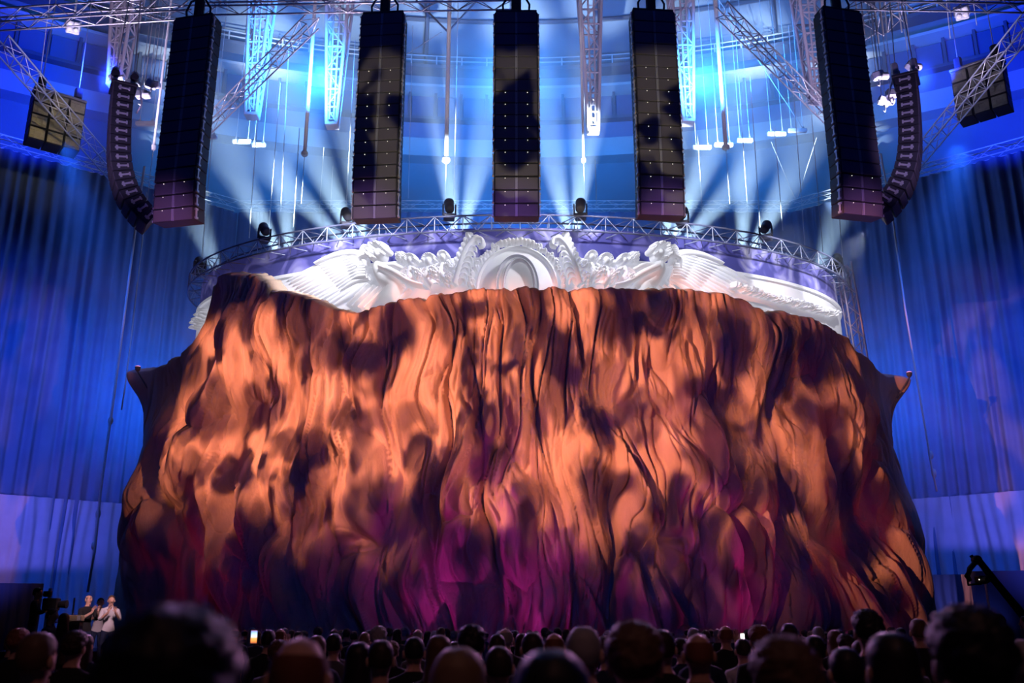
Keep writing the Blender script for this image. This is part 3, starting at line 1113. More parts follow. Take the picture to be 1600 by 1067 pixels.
# truss that carries the curtains
truss('curtain_truss', (-15.6, 50.2, GT), (15.9, 50.2, GT), .5, .5, .75, 'straight truss holding the middle back curtain', M_WHITE, faces=(1, 2, 3))
truss('curtain_truss', (-36, 34.2, GT), (-15.7, 50.1, GT), .5, .5, .75, 'slanting truss holding the left blue curtain', M_WHITE, faces=(1, 2, 3))
truss('curtain_truss', (16.0, 50.1, GT), (36.5, 34.4, GT), .5, .5, .75, 'slanting truss holding the right blue curtain', M_WHITE, faces=(1, 2, 3))
# tower at the right-hand end of the screen
M_VIO = mat('violet grey truss', (0.55, 0.45, 0.70), .45, .2)
truss('tower_truss', at(1344, 566, 39.2), at(1318, 412, 39.2), .5, .5, .5, 'violet tower truss at the right end of the screen', M_VIO, rc=.04, rb=.022, up=(0, 1, 0))
truss('hanging_truss', at(1362, 62, 31), at(1352, -30, 31), .7, .5, .5, 'short hanging truss behind the far right speaker column', M_ALU, up=(0, 1, 0))
truss('hanging_truss', at(1402, 44, 32), at(1392, -30, 32), .55, .5, .5, 'short hanging truss right of the far right speaker column', M_ALU, up=(0, 1, 0))


# ------------------------------------------------------------------ flying masts of the roof (tapered white lattice)
def mast(px_top, px_bot, py_bot, wt_px, wb_px, Y, label, m=M_WHITE):
    foot = at(px_bot, py_bot, Y)
    top = Vector((foot.x, Y, at(px_top, -40, Y).z))
    H = top.z - foot.z
    k = Y / 1290.0
    wt, wb = wt_px * k * 1.04, wb_px * k
    root = thing('flying_mast', foot, label, 'mast', 'flying masts under the roof')

    def cor(a, i):
        w = wb + (wt - wb) * a
        x, y = ((-1, -1), (1, -1), (1, 1), (-1, 1))[i]
        return Vector((x * w / 2, y * w / 2, H * a))
    for i in range(4):
        rod('chord', cor(0, i), cor(1, i), .085, m, root, 8)
    # ladder rail pair in the middle of the front
    for s in (-1, 1):
        rod('ladder_rail', (s * wb * .22, -wb * .5, 0.15), (s * wt * .13, -wt * .5, H), .05, m, root)
    n = 7
    hs = [0.0]
    for k2 in range(n):
        hs.append(hs[-1] + .7 + .12 * k2)
    hs = [h / hs[-1] for h in hs]
    for k2 in range(n):
        for i in range(4):
            j = (i + 1) % 4
            rod('ring_bar', cor(hs[k2 + 1], i), cor(hs[k2 + 1], j), .05, m, root)
            a, b = (i, j) if k2 % 2 else (j, i)
            rod('brace', cor(hs[k2], a), cor(hs[k2 + 1], b), .04, m, root)
    nr = 26
    for k2 in range(nr):
        a = (k2 + .5) / nr
        x = wb * .22 + (wt * .13 - wb * .22) * a
        y = -(wb + (wt - wb) * a) * .5
        rod('ladder_rung', (-x, y, H * a), (x, y, H * a), .022, m, root, 5)
    MB().box((0, 0, -.05), (wb * 1.25, wb * 1.25, .16), ch=.02).build('foot_plate', m, root)
    return root


M_MASTP = mat('mast paint', (0.74, 0.68, 0.82), .5)
for a in ((193, 181, 133, 38, 18, 40, 'white tapering lattice mast nearest the far left corner'),
          (406, 394, 180, 36, 16, 42, 'white tapering lattice mast just right of the far left speaker column'),
          (530, 519, 195, 38, 15, 42, 'white tapering lattice mast left of the second speaker column'),
          (921, 927, 203, 36, 15, 42, 'white tapering lattice mast between the middle and fourth speaker columns'),
          (1062, 1075, 190, 36, 15, 42, 'white tapering lattice mast touching the fourth speaker column'),
          (1258, 1277, 155, 40, 18, 40, 'white tapering lattice mast behind the far right speaker column')):
    mast(*a, m=M_MASTP)

# plain hanging poles
for (px0, px1, py1, Y, r, lab) in ((699, 697, 250, 40, .10, 'white hanging pole between the second and middle speaker columns'),
                                   (489, 476, 240, 40, .09, 'white hanging pole left of the second mast'),
                                   (1113, 1134, 230, 40, .10, 'white hanging pole right of the fourth speaker column'),
                                   (905, 912, 250, 40, .06, 'thin white hanging pole beside the middle right mast'),
                                   (262, 240, 230, 33, .05, 'thin hanging pole along the far left speaker column')):
    p1 = at(px1, py1, Y)
    root = thing('hanging_pole', p1, lab, 'pole', 'hanging poles')
    zt = at(px0, -30, Y).z
    rod('shaft', (0, 0, 0), (0, 0, zt - p1.z), r, M_WHITE, root, 8)
    MB().lathe([(r * 1.2, -.12), (r * 1.8, -.06), (r * 1.8, .06), (r * 1.2, .12)], n=10).build('end_collar', M_WHITE, root)
    rod('tail_wire', (0, 0, 0), (0, 0, at(px1, 318, Y).z - p1.z), .014, M_WHITE, root, 5)

# wire ropes
SAME = {}
wires = [(332, 210, 318, 405, 40), (402, 190, 392, 372, 40), (438, 130, 420, 360, 41), (452, 60, 446, 330, 42), (555, 60, 540, 350, 42), (468, 200, 460, 355, 40),
         (645, 40, 640, 310, 45), (716, 0, 708, 320, 42), (1090, 210, 1097, 330, 42), (1172, 120, 1185, 372, 40), (1150, 60, 1165, 330, 42), (1210, 200, 1222, 360, 40),
         (1232, 40, 1250, 385, 41), (1268, 180, 1282, 400, 40), (1298, 170, 1310, 410, 40), (930, 250, 932, 320, 42), (506, 230, 498, 330, 44), (520, 260, 516, 340, 44),
         (88, -80, 70, 120, 34), (128, -80, 118, 50, 33), (1335, 150, 1350, 330, 38), (1508, -80, 1525, 40, 32), (1470, -80, 1478, 60, 32)]
for (a, b, c, d, Y) in wires:
    p, q = at(a, b, Y), at(c, d, Y)
    q.x = p.x + (q.x - p.x) * .5
    o = rod('wire_rope', q, p, .016, M_WHITE, None, 5)
    where = ('left of the far left speaker column' if c < 280 else 'between the first and second speaker columns' if c < 590 else 'between the second and middle speaker columns' if c < 800
             else 'between the middle and fourth speaker columns' if c < 1030 else 'between the fourth and fifth speaker columns' if c < 1345 else 'right of the fifth speaker column')
    tag(o, f'thin steel wire rope {where}', 'wire', 'hanging wire ropes')
    SAME.setdefault(o['label'], []).append((c, o))


def rope(px, label, Y0, Y1, r, knots=()):
    pts = []
    for i, (a, b) in enumerate(px):
        k = i / (len(px) - 1)
        pts.append(at(a, b, Y0 + (Y1 - Y0) * k))
    root = thing('hanging_rope', pts[-1], label, 'rope')
    MB().tube([p - pts[-1] for p in pts], r, 7).build('strand', M_WHITE, root, True)
    for k in knots:
        p = pts[0].lerp(pts[-1], k) - pts[-1]
        MB().ball(p, (.11, .11, .2)).build('knot', M_WHITE, root, True)


rope([(226, 260), (214, 340), (196, 480), (178, 620), (158, 760), (148, 860), (137, 925)], 'white rope hanging to the floor before the left curtain', 40, 41.5, .055, (.62, .83, .9))
rope([(229, 300), (222, 380), (208, 500), (196, 600), (190, 640)], 'shorter thin rope beside the long rope on the left', 41, 41, .03)
rope([(1376, 240), (1396, 350), (1414, 480), (1436, 610), (1456, 730), (1464, 768)], 'white rope hanging before the right curtain', 41, 41.5, .045, (.9, .95))


# ------------------------------------------------------------------ hung loudspeaker columns
M_BOX = mat('black speaker paint', (0.030, 0.030, 0.040), 0.5)
M_GRILLE = mat('speaker grille', (0.105, 0.095, 0.115), 0.55, bump=(90, .5))
M_HORN = mat('speaker horn slot', (0.24, 0.24, 0.28), 0.45)
M_RIGM = mat('bright rigging steel', (0.62, 0.62, 0.66), 0.35, .6)
M_LED = mat('status light', (1, .95, .8), .5, emit=((1, .93, .75), 2.0))
CW, CH, CD = 1.34, .405, .62
cab_me = MB().box((0, 0, 0), (CW, CD, CH * .965), ch=.018).mesh('cabinet', M_BOX)
gr_me = MB().box((0, 0, 0), (CW * .44, .03, CH * .90), ch=.01).mesh('grille', M_GRILLE)
horn_me = MB().box((-.028, 0, 0), (.016, .05, CH * .9)).box((.028, 0, 0), (.016, .05, CH * .9)).box((0, .012, 0), (.05, .02, CH * .9)).mesh('horn_slot', M_HORN)
rig_me = MB().box((0, -.2, 0), (.035, .07, CH * .8), ch=.008).box((0, -.2, .13), (.055, .13, .06)).box((0, -.2, -.13), (.055, .13, .06)).mesh('rigging_link', M_RIGM)
led_me = MB().ball((0, 0, 0), .011, nu=6, nv=4).mesh('status_light', M_LED)


def column(px_top, px_bot, py_top, py_bot, Y, n, label, rotz, led_rows=()):
    foot = at(px_bot, py_bot, Y)
    ztop = at(px_top, py_top, Y).z
    pitch = (ztop - foot.z) / n
    root = thing('speaker_column', foot, label, 'loudspeaker', 'speaker columns hung over the stage', rotz)
    y = 0.0
    for k in range(n):
        tilt = max(0.0, (4 - k)) * R(2.2)
        z = pitch * (k + .5)
        c = link('cabinet', cab_me, root, (0, y + .04 * max(0, 3 - k), z), (tilt, 0, 0), (1, 1, pitch / CH))
        for s in (-1, 1):
            link('grille', gr_me, c, (s * CW * .25, -CD / 2 - .012, 0))
            link('rigging_link', rig_me, c, (s * (CW / 2 + .02), 0, 0))
        link('horn_slot', horn_me, c, (0, -CD / 2 - .012, 0))
        if k < led_rows:
            for s in (-1, 1):
                link('status_light', led_me, c, (s * CW * .25, -CD / 2 - .036, CH * .36))
    H = pitch * n
    MB().box((0, 0, H + .06), (CW * .96, CD * .9, .1), ch=.02).build('bumper_frame', M_BOX, root)
    MB().tube([(0, 0, H + .1), (0, 0, H + .8)], .16, 10).build('hoist_motor', M_BOX, root)
    for s in (-1, 1):
        MB().tube([(s * .4, 0, H + .1), (s * .42, -.05, H + .45), (s * .25, -.1, H + .75), (s * .08, 0, H + .9)], .035, 7).build('feed_cable', M_BOX, root, True)
    rod('hoist_chain', (0, 0, H + .7), (0, 0, GRID_Z + .2 - foot.z + .4), .03, M_RIGM, root)
    return root


column(303, 275, 36, 347, 26.0, 17, 'far left tall black speaker column beside the curved array', R(-13), 3)
column(598, 587, 30, 343, 26.0, 17, 'second speaker column from the left with lit lower boxes', R(-5), 12)
column(804, 807, 28, 340, 26.0, 17, 'middle speaker column straight above the letter O medallion', R(0), 10)
column(1015, 1033, 26, 338, 26.0, 17, 'fourth speaker column from the left with lit lower boxes', R(5), 12)
column(1312, 1344, 25, 338, 26.0, 17, 'far right tall blue-black speaker column beside the curved array', R(13), 3)

# curved side arrays
cw, chh, cd = .95, .30, .62
w2_me = MB().add([(-cw / 2, -cd / 2, -chh / 2), (cw / 2, -cd / 2, -chh / 2), (cw / 2, -cd / 2, chh / 2), (-cw / 2, -cd / 2, chh / 2),
                  (-cw / 2, cd / 2, -chh * .36), (cw / 2, cd / 2, -chh * .36), (cw / 2, cd / 2, chh * .36), (-cw / 2, cd / 2, chh * .36)],
                 [(0, 1, 2, 3), (5, 4, 7, 6), (1, 5, 6, 2), (4, 0, 3, 7), (3, 2, 6, 7), (4, 5, 1, 0)]).mesh('cabinet', M_BOX)
w2g_me = MB().box((0, 0, 0), (cw * .96, .03, chh * .9), ch=.01).mesh('grille', M_GRILLE)
w2l_me = MB().box((0, 0, 0), (.03, .36, .06), ch=.006).box((0, -.12, 0), (.035, .07, .16), ch=.006).box((0, .16, .0), (.035, .05, .12), ch=.006).mesh('rigging_link', M_RIGM)
w2h_me = MB().box((0, 0, 0), (.32, .04, .09), ch=.01).mesh('rear_handle', mat('worn handle', (.35, .33, .36), .5))


def curved_array(px, py, Y, s, label):
    """s=-1: faces left, +1: faces right; top at the pixel"""
    top = at(px, py, Y)
    H = 17 * chh
    root = thing('curved_array', top - Vector((0, 0, 5.0)), label, 'loudspeaker', 'curved side arrays', R(90 * s + s * -28))
    y, z = 0.0, 5.0
    ang = 0.0
    for k in range(16):
        ang += R(.8 if k < 7 else 2.2 + (k - 7) * .85)
        dz, dy = -math.cos(ang) * chh * 1.02, math.sin(ang) * chh * 1.02
        c = link('cabinet', w2_me, root, (0, y + dy / 2, z + dz / 2), (ang, 0, 0))
        link('grille', w2g_me, c, (0, -cd / 2 - .012, 0))
        for q in (-1, 1):
            link('rigging_link', w2l_me, c, (q * (cw / 2 + .015), 0, 0))
        link('rear_handle', w2h_me, c, (0, cd / 2 + .02, 0))
        y, z = y + dy, z + dz
    MB().box((0, 0, 5.06), (cw, cd * 1.3, .1), ch=.02).build('bumper_frame', M_BOX, root)
    for q in (-.3, .3):
        rod('hoist_chain', (0, q, 5.1), (0, q * .6, GRID_Z - root.location.z), .018, M_RIGM, root)
        MB().box((0, q, 5.55), (.3, .22, .42), ch=.05).build('hoist_motor', M_RIGM, root)
        MB().lathe([(.12, -.1), (.15, 0), (.12, .1)], (0.14, q, 5.5), 10, 'X').build('motor_drum', M_BOX, root)
    MB().tube([(0, .3, 5.4), (.2, .5, 5.1), (.1, .62, 4.6), (0, .5, 4.3)], .03, 7).build('feed_cable', M_RIGM, root, True)
    return root


curved_array(192, 142, 28.0, -1, 'curved black loudspeaker array facing outward on the left')
curved_array(1416, 128, 28.0, 1, 'curved violet-black loudspeaker array facing outward on the right')

# hung clusters of bass boxes behind the side trusses
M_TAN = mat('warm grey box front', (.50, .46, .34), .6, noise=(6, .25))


def bass_cluster(px, py, Y, rz, label, m):
    p = at(px, py, Y)
    sc_ = 1.1
    root = thing('bass_cluster', p, label, 'loudspeaker', 'hung bass clusters', rz)
    root.scale = (sc_,) * 3
    fm = MB()
    body = MB().box((0, 0, 0), (.62, .85, .52), ch=.02).mesh('bass_box', M_BOX)
    front = MB().box((0, -.44, 0), (.56, .03, .46), ch=.01).box((0, -.465, .12), (.5, .03, .03)).box((0, -.465, -.12), (.5, .03, .03)).box((-.1, -.465, 0), (.03, .03, .4)).box((.12, -.465, .0), (.03, .03, .4)).mesh('box_front', m)
    for i in range(3):
        for k in range(4):
            c = link('bass_box', body, root, ((i - 1) * .66, 0, .27 + .55 * k))
            link('box_front', front, c)
    MB().box((0, 0, 2.3), (2.0, .8, .1), ch=.02).build('bumper_frame', M_RIGM, root)
    for s in (-.7, .7):
        rod('hoist_chain', (s, 0, 2.3), (s * .9, 0, (42 - p.z) / sc_), .02, M_RIGM, root)
        MB().box((s, 0, 2.75), (.3, .26, .5), ch=.06).build('hoist_motor', M_BOX, root)
    return root


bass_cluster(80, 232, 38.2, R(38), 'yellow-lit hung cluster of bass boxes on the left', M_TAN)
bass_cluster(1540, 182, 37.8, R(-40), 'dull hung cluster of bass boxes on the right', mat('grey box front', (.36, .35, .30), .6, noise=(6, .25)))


# ------------------------------------------------------------------ lamps
def moving_head_meshes(m):
    base = MB().box((0, 0, .09), (.42, .40, .18), ch=.03).mesh('lamp_base', m)
    yoke = MB().box((-.235, 0, .38), (.06, .18, .46), ch=.015).box((.235, 0, .38), (.06, .18, .46), ch=.015).box((0, 0, .2), (.5, .2, .07), ch=.015).mesh('yoke', m)
    head = MB().lathe([(.10, -.30), (.17, -.27), (.19, -.05), (.18, .18), (.20, .22), (.20, .30), (.17, .31)], n=16, axis='Y').mesh('lamp_head', m, True)
    return base, yoke, head


M_LAMP = mat('lamp housing', (.09, .09, .13), .4)
M_LAMPW = mat('pale lamp housing', (.55, .56, .62), .4)
M_LENS = mat('lit lens', (.9, .95, 1), .2, emit=((.85, .92, 1.0), 3.0))
MHM = moving_head_meshes(M_LAMP)
lens_me = MB().lathe([(.165, 0), (.16, .012), (.1, .03), (0.001, .035)], n=16, axis='Y').mesh('lens', M_LENS, True)


def t_of_px(px):
    lat, tt2 = on_ellipse(0, SCR_C, RT_A, RT_B)
    return float(np.interp(ray(px, 380)[0], lat, tt2))


BEAM_COL = (0.60, 0.82, 1.0)
BEAMS = [(312, 'leftmost', [((-6, 10, 10), .5)]), (412, 'second from the left', [((-6.5, 10, 11), 1.0), ((-3.5, 10, 12), .8)]),
         (540, 'third from the left', [((-5.5, 10, 12), 1.2), ((-2.8, 10, 12.5), 1.0), ((-8.5, 10, 11), .8)]),
         (701, 'fourth from the left', [((-1.6, 10, 13), 1.2), ((1.0, 10, 12), .9)]),
         (908, 'fourth from the right', [((1.7, 10, 13), 1.2), ((-.8, 10, 12), .9)]),
         (1068, 'third from the right', [((5, 10, 12), 1.2), ((2.8, 10, 12.5), 1.0), ((8, 10, 11), .8)]),
         (1198, 'second from the right', [((6.5, 10, 11), 1.0), ((3.5, 10, 12), .8)]), (1304, 'rightmost', [((6, 10, 10), .5)])]
for px, word, dirs in BEAMS:
    t = t_of_px(px)
    p = ring_pt(t, RT_Z + RT_H / 2 + .03)
    root = thing('moving_head_lamp', p, f'dark moving head lamp on the ring truss, {word}', 'lamp', 'moving heads on the ring truss', -t * .6)
    for n_, me in zip(('lamp_base', 'yoke'), MHM[:2]):
        link(n_, me, root)
    d = Vector(dirs[0][0]).normalized()
    e = d.to_track_quat('Y', 'Z').to_euler()
    # head points up and away from the hall, over the back of the screen
    hd = link('lamp_head', MHM[2], root, (0, 0, .55), (e[0], 0, e[2] + t * .6))
    link('lens', lens_me, hd, (0, .31, 0))
    hw = p + Vector((0, 0, .55))
    for dv, k in dirs:
        dv = Vector(dv).normalized()
        src = ring_pt(t, 15.5, -1.3)     # beam lamp on the back of the ring truss, below this lamp
        spot('beam_light', src, src + dv * 10, 150000 * k, BEAM_COL, 10, 1.0, .05)


# strip lamps hung under the gallery
def roof_z(p):
    r = math.hypot(p.x, p.y - 1.3)
    return (47 + (40 - r) * .1266 if r < 40 else 39.8 + (58 - r) * .4) - .25


M_STRIP = mat('pale strip housing', (.62, .66, .74), .5)
for px, py, w, Y in ((326, 214, .55, 44), (378, 221, .6, 44), (404, 226, .45, 44), (228, 193, .6, 40), (1097, 230, .6, 44), (1131, 226, .6, 44), (1164, 219, .5, 44), (1214, 209, .6, 44), (1246, 204, .6, 44)):
    p = at(px, py, Y)
    where = 'left of the second speaker column' if px < 700 else 'right of the fourth speaker column'
    root = thing('strip_lamp', p, f'short pale strip lamp hung {where}', 'lamp', 'strip lamps under the gallery')
    SAME.setdefault(root['label'], []).append((px, root))
    MB().box((0, 0, 0), (w * 1.6, .2, .2), ch=.03).build('housing', M_STRIP, root)
    MB().box((0, -.02, -.11), (w * 1.45, .14, .03), ch=.008).build('diffuser', M_WHITE, root)
    for q in (-.5, .5):
        MB().box((q * w, 0, .16), (.1, .1, .14), ch=.01).build('clamp', M_ALU, root)
        rod('hanger', (q * w, 0, .2), (q * w, 0, roof_z(p) - p.z), .014, M_WHITE, root, 5)
# flood lamps with four lenses under the top trusses
for px, py, Y, rz, lab in ((114, 42, 31, R(25), 'square four-lens flood lamp under the top left truss'), (1503, 20, 31, R(-25), 'square four-lens flood lamp under the top right truss')):
    p = at(px, py, Y)
    root = thing('flood_lamp', p, lab, 'lamp', 'flood lamps', rz)
    MB().box((0, .05, 0), (.46, .2, .46), Matrix.Rotation(R(25), 3, 'X'), ch=.03).build('housing', M_STRIP, root)
    for q in (-.11, .11):
        for k in (-.11, .11):
            MB().lathe([(.09, 0), (.095, -.03), (.06, -.045), (.01, -.05)], Matrix.Rotation(R(25), 3, 'X') @ Vector((q, -.05, k)), 12, 'Y', Matrix.Rotation(R(25), 3, 'X')).build('lens', M_WHITE, root, True)
    MB().box((-.26, .05, .1), (.03, .06, .4)).box((.26, .05, .1), (.03, .06, .4)).box((0, .05, .31), (.55, .06, .03)).build('yoke', M_ALU, root)
    rod('hanger', (0, .05, .3), (0, .05, roof_z(p) - p.z), .02, M_ALU, root)
# clutter of hoists beside the curved arrays
for s, pts in ((-1, ((205, 130), (222, 148), (236, 132), (180, 122))), (1, ((1372, 118), (1394, 146), (1381, 158), (1424, 104)))):
    for i, (px, py) in enumerate(pts):
        p = at(px, py, 29.6 + .3 * i)
        root = thing('chain_hoist', p, f'pale chain hoist hung beside the curved array on the {"left" if s < 0 else "right"}', 'hoist', 'chain hoists')
        SAME.setdefault(root['label'], []).append((px, root))
        MB().box((0, 0, 0), (.42, .26, .3), Matrix.Rotation(R(20 * (i - 1)), 3, 'Y'), ch=.05).build('motor_body', M_STRIP if i % 2 == 0 else M_LAMP, root)
        MB().lathe([(.10, -.14), (.13, -.1), (.13, .1), (.10, .14)], (.2, -.05, -.05), 12, 'X').build('motor_drum', M_ALU, root)
        MB().tube([(0, 0, -.14), (.03, 0, -.3), (.0, .0, -.42), (-.08, 0, -.36)], .025, 6).build('hook', M_ALU, root, True)
        for q in (-.06, .06):
            rod('chain', (q, 0, .12), (q, 0, roof_z(p) - p.z), .014, M_ALU, root, 5)
# slanting stay wires under the roof
for a, b, c, d, Y, lab in ((1110, -20, 1254, 200, 43, 'slanting stay wire crossing behind the fourth mast'), (1245, 312, 1276, 215, 46, 'slanting stay wire rising to the right from the curtain truss'),
                           (1243, 312, 1205, 222, 46, 'slanting stay wire rising to the left from the curtain truss'), (690, 50, 620, 95, 43, 'slanting stay wire from the pole to the second column'),
                           (700, 50, 640, -10, 43, 'dark slanting roof brace left of the white pole'), (700, 50, 755, -10, 43, 'dark slanting roof brace right of the white pole')):
    thick = 'brace' in lab
    tag(rod('roof_brace' if thick else 'stay_wire', at(a, b, Y), at(c, d, Y), .05 if thick else .014, M_DARKST if thick else M_WHITE, None, 6), lab, 'brace' if thick else 'wire')

# ------------------------------------------------------------------ people
M_SKIN = [mat('skin tone %d' % i, c, .55) for i, c in enumerate([(.62, .36, .27), (.50, .27, .19), (.70, .43, .34), (.28, .15, .10)])]
M_HAIR = {'black': mat('black hair', (.012, .011, .014), .5), 'dark': mat('dark brown hair', (.035, .022, .017), .5), 'brown': mat('brown hair', (.11, .060, .035), .55),
          'grey': mat('grey hair', (.30, .28, .29), .6), 'blond': mat('dark blond hair', (.24, .155, .085), .55), 'red': mat('reddish hair', (.20, .065, .035), .55),
          'white': mat('white hair', (.55, .52, .52), .6)}
M_CLOTH = {'black': mat('black cloth', (.014, .014, .018), .9), 'navy': mat('navy cloth', (.020, .028, .075), .9), 'grey': mat('grey cloth', (.10, .10, .12), .9),
           'white': mat('white shirt cloth', (.62, .60, .66), .9), 'green': mat('dark green cloth', (.03, .05, .04), .9), 'wine': mat('wine red cloth', (.12, .02, .035), .9)}
HEAD_C, HEAD_R = Vector((0, .015, 1.628)), (.080, .098, .118)


def skeleton_body(pose, broad):
    """one continuous body, 1.75 m, facing +Y, grown on a joint skeleton"""
    b = broad
    V, E, Rr = [], [], []

    def v(p, r, par=None):
        V.append(p)
        Rr.append(r if hasattr(r, '__len__') else (r, r))
        if par is not None:
            E.append((par, len(V) - 1))
        return len(V) - 1
    pel = v((0, 0, .96), (.155 * b, .11))
    wa = v((0, 0, 1.10), (.135 * b, .10), pel)
    ch = v((0, -.005, 1.28), (.165 * b, .115), wa)
    up = v((0, -.005, 1.40), (.13 * b, .09), ch)
    nk = v((0, .0, 1.475), (.058, .058), up)
    n2 = v((0, .012, 1.545), (.056, .058), nk)
    h1 = v((0, .022, 1.60), (.070, .085), n2)
    h2 = v((0, .012, 1.665), (.078, .092), h1)
    h3 = v((0, .008, 1.722), (.052, .062), h2)
    for s in (-1, 1):
        hip = v((s * .09, 0, .90), (.095 * b, .095), pel)
        kn = v((s * .105, .015, .49), .062, hip)
        an = v((s * .11, -.02, .09), .042, kn)
        v((s * .12, .13, .035), (.04, .032), an)
        sh = v((s * .175 * b, -.005, 1.395), (.068, .065), up)
        if pose == 'down':
            J = [(s * .225 * b, -.02, 1.13), (s * .235 * b, .06, .89)]
            hd = Vector((0, .25, -1)).normalized()
        elif pose == 'raised' and s == 1:
            J = [(s * .26 * b, .16, 1.26), (s * .17, .30, 1.53)]
            hd = Vector((-.1, .1, 1)).normalized()
        elif pose == 'clap':
            J = [(s * .24 * b, .09, 1.16), (s * .085, .30, 1.33)]
            hd = Vector((-s * .25, .35, 1)).normalized()
        elif pose == 'camera':
            J = [(s * .25 * b, .10, 1.20), (s * .13, .36, 1.36)]
            hd = Vector((-s * .3, 1, .15)).normalized()
        else:
            J = [(s * .225 * b, -.02, 1.13), (s * .235 * b, .06, .89)]
            hd = Vector((0, .25, -1)).normalized()
        el = v(J[0], .046, sh)
        wr = v(J[1], .030, el)
        w = Vector(J[1])
        pa = v(tuple(w + hd * .065), (.036, .020), wr)
        ax = hd.cross(Vector((0, 1, 0)) if abs(hd.y) < .8 else Vector((0, 0, 1))).normalized()
        nn = ax.cross(hd).normalized()
        for k, (off, ln) in enumerate(((-.030, .068), (-.010, .078), (.011, .073), (.030, .058))):
            f1 = v(tuple(w + hd * .105 + ax * off), .010, pa)
            f2 = v(tuple(w + hd * (.105 + ln * .55) + ax * off * 1.1 + nn * .010), .009, f1)
            v(tuple(w + hd * (.105 + ln * .95) + ax * off * 1.1 + nn * .028), .008, f2)
        t1 = v(tuple(w + hd * .055 + ax * -.042 + nn * .012), .011, pa)
        v(tuple(w + hd * .095 + ax * -.062 + nn * .022), .009, t1)
    me = bpy.data.meshes.new('skeleton')
    me.from_pydata([Vector(p) for p in V], E, [])
    o = bpy.data.objects.new('skeleton', me)
    COL.objects.link(o)
    md = o.modifiers.new('skin', 'SKIN')
    md.use_smooth_shade = True
    md.branch_smoothing = .3
    sv = me.skin_vertices[0].data if me.skin_vertices else None
    if sv is None:
        bpy.context.view_layer.objects.active = o
        bm = bmesh.new()
        bm.from_mesh(me)
        bm.verts.layers.skin.verify()
        bm.to_mesh(me)
        bm.free()
        sv = me.skin_vertices[0].data
    for i, r in enumerate(Rr):
        sv[i].radius = r
        sv[i].use_root = (i == 0)
    o.modifiers.new('sub', 'SUBSURF').levels = 1
    o.modifiers['sub'].render_levels = 1
    dg = bpy.context.evaluated_depsgraph_get()
    out = bpy.data.meshes.new_from_object(o.evaluated_get(dg))
    bpy.data.objects.remove(o)
    # skull, ears, nose, brow and chin shaped onto the head
    bm = bmesh.new()
    bm.from_mesh(out)
    for vt in bm.verts:
        p = vt.co
        if p.z > 1.56 and abs(p.x) < .14 and abs(p.y) < .16:
            d = p - HEAD_C
            q = Vector((d.x / HEAD_R[0], d.y / HEAD_R[1], d.z / HEAD_R[2]))
            if q.length > 1e-4:
                q = q.normalized()
                tgt = HEAD_C + Vector((q.x * HEAD_R[0], q.y * HEAD_R[1], q.z * HEAD_R[2]))
                k = min(1.0, max(0, (p.z - 1.56) / .04))
                vt.co = p.lerp(tgt, .85 * k)
    bm.to_mesh(out)
    bm.free()
    mb = MB()
    for s in (-1, 1):
        mb.ball((s * .083, .0, 1.615), (.014, .022, .034), nu=8, nv=6)
        mb.ball((s * .030, .098, 1.640), (.014, .009, .008), nu=8, nv=5)
    mb.ball((0, .115, 1.605), (.014, .022, .028), nu=8, nv=6)
    mb.ball((0, .104, 1.562), (.026, .010, .009), nu=8, nv=5)
    mb.ball((0, .092, 1.530), (.026, .020, .018), nu=8, nv=5)
    k = len(out.vertices)
    vs = [tuple(x.co) for x in out.vertices] + mb.v
    fs = [tuple(p.vertices) for p in out.polygons] + [tuple(i + k for i in f) for f in mb.f]
    sleeve = pose in ('clap', 'raised')
    mi = []
    for f in fs:
        c = sum((Vector(vs[i]) for i in f), Vector()) / len(f)
        hand = (abs(c.x) > .17 and c.z < .93 and abs(c.y) < .3) if pose == 'down' else False
        far = (c.y > .19) or (c.z < .93 and abs(c.x) > .17 and c.y > .0)
        mi.append(0 if (c.z > 1.475 or far and c.z > .7 or hand) else (2 if c.z < .93 else 1))
    bpy.data.meshes.remove(out)
    return mesh_data('body', vs, fs, smooth=True, mats=[M_SKIN[0], M_CLOTH['black'], M_CLOTH['navy']], mi=mi)


NH = Noise(77)


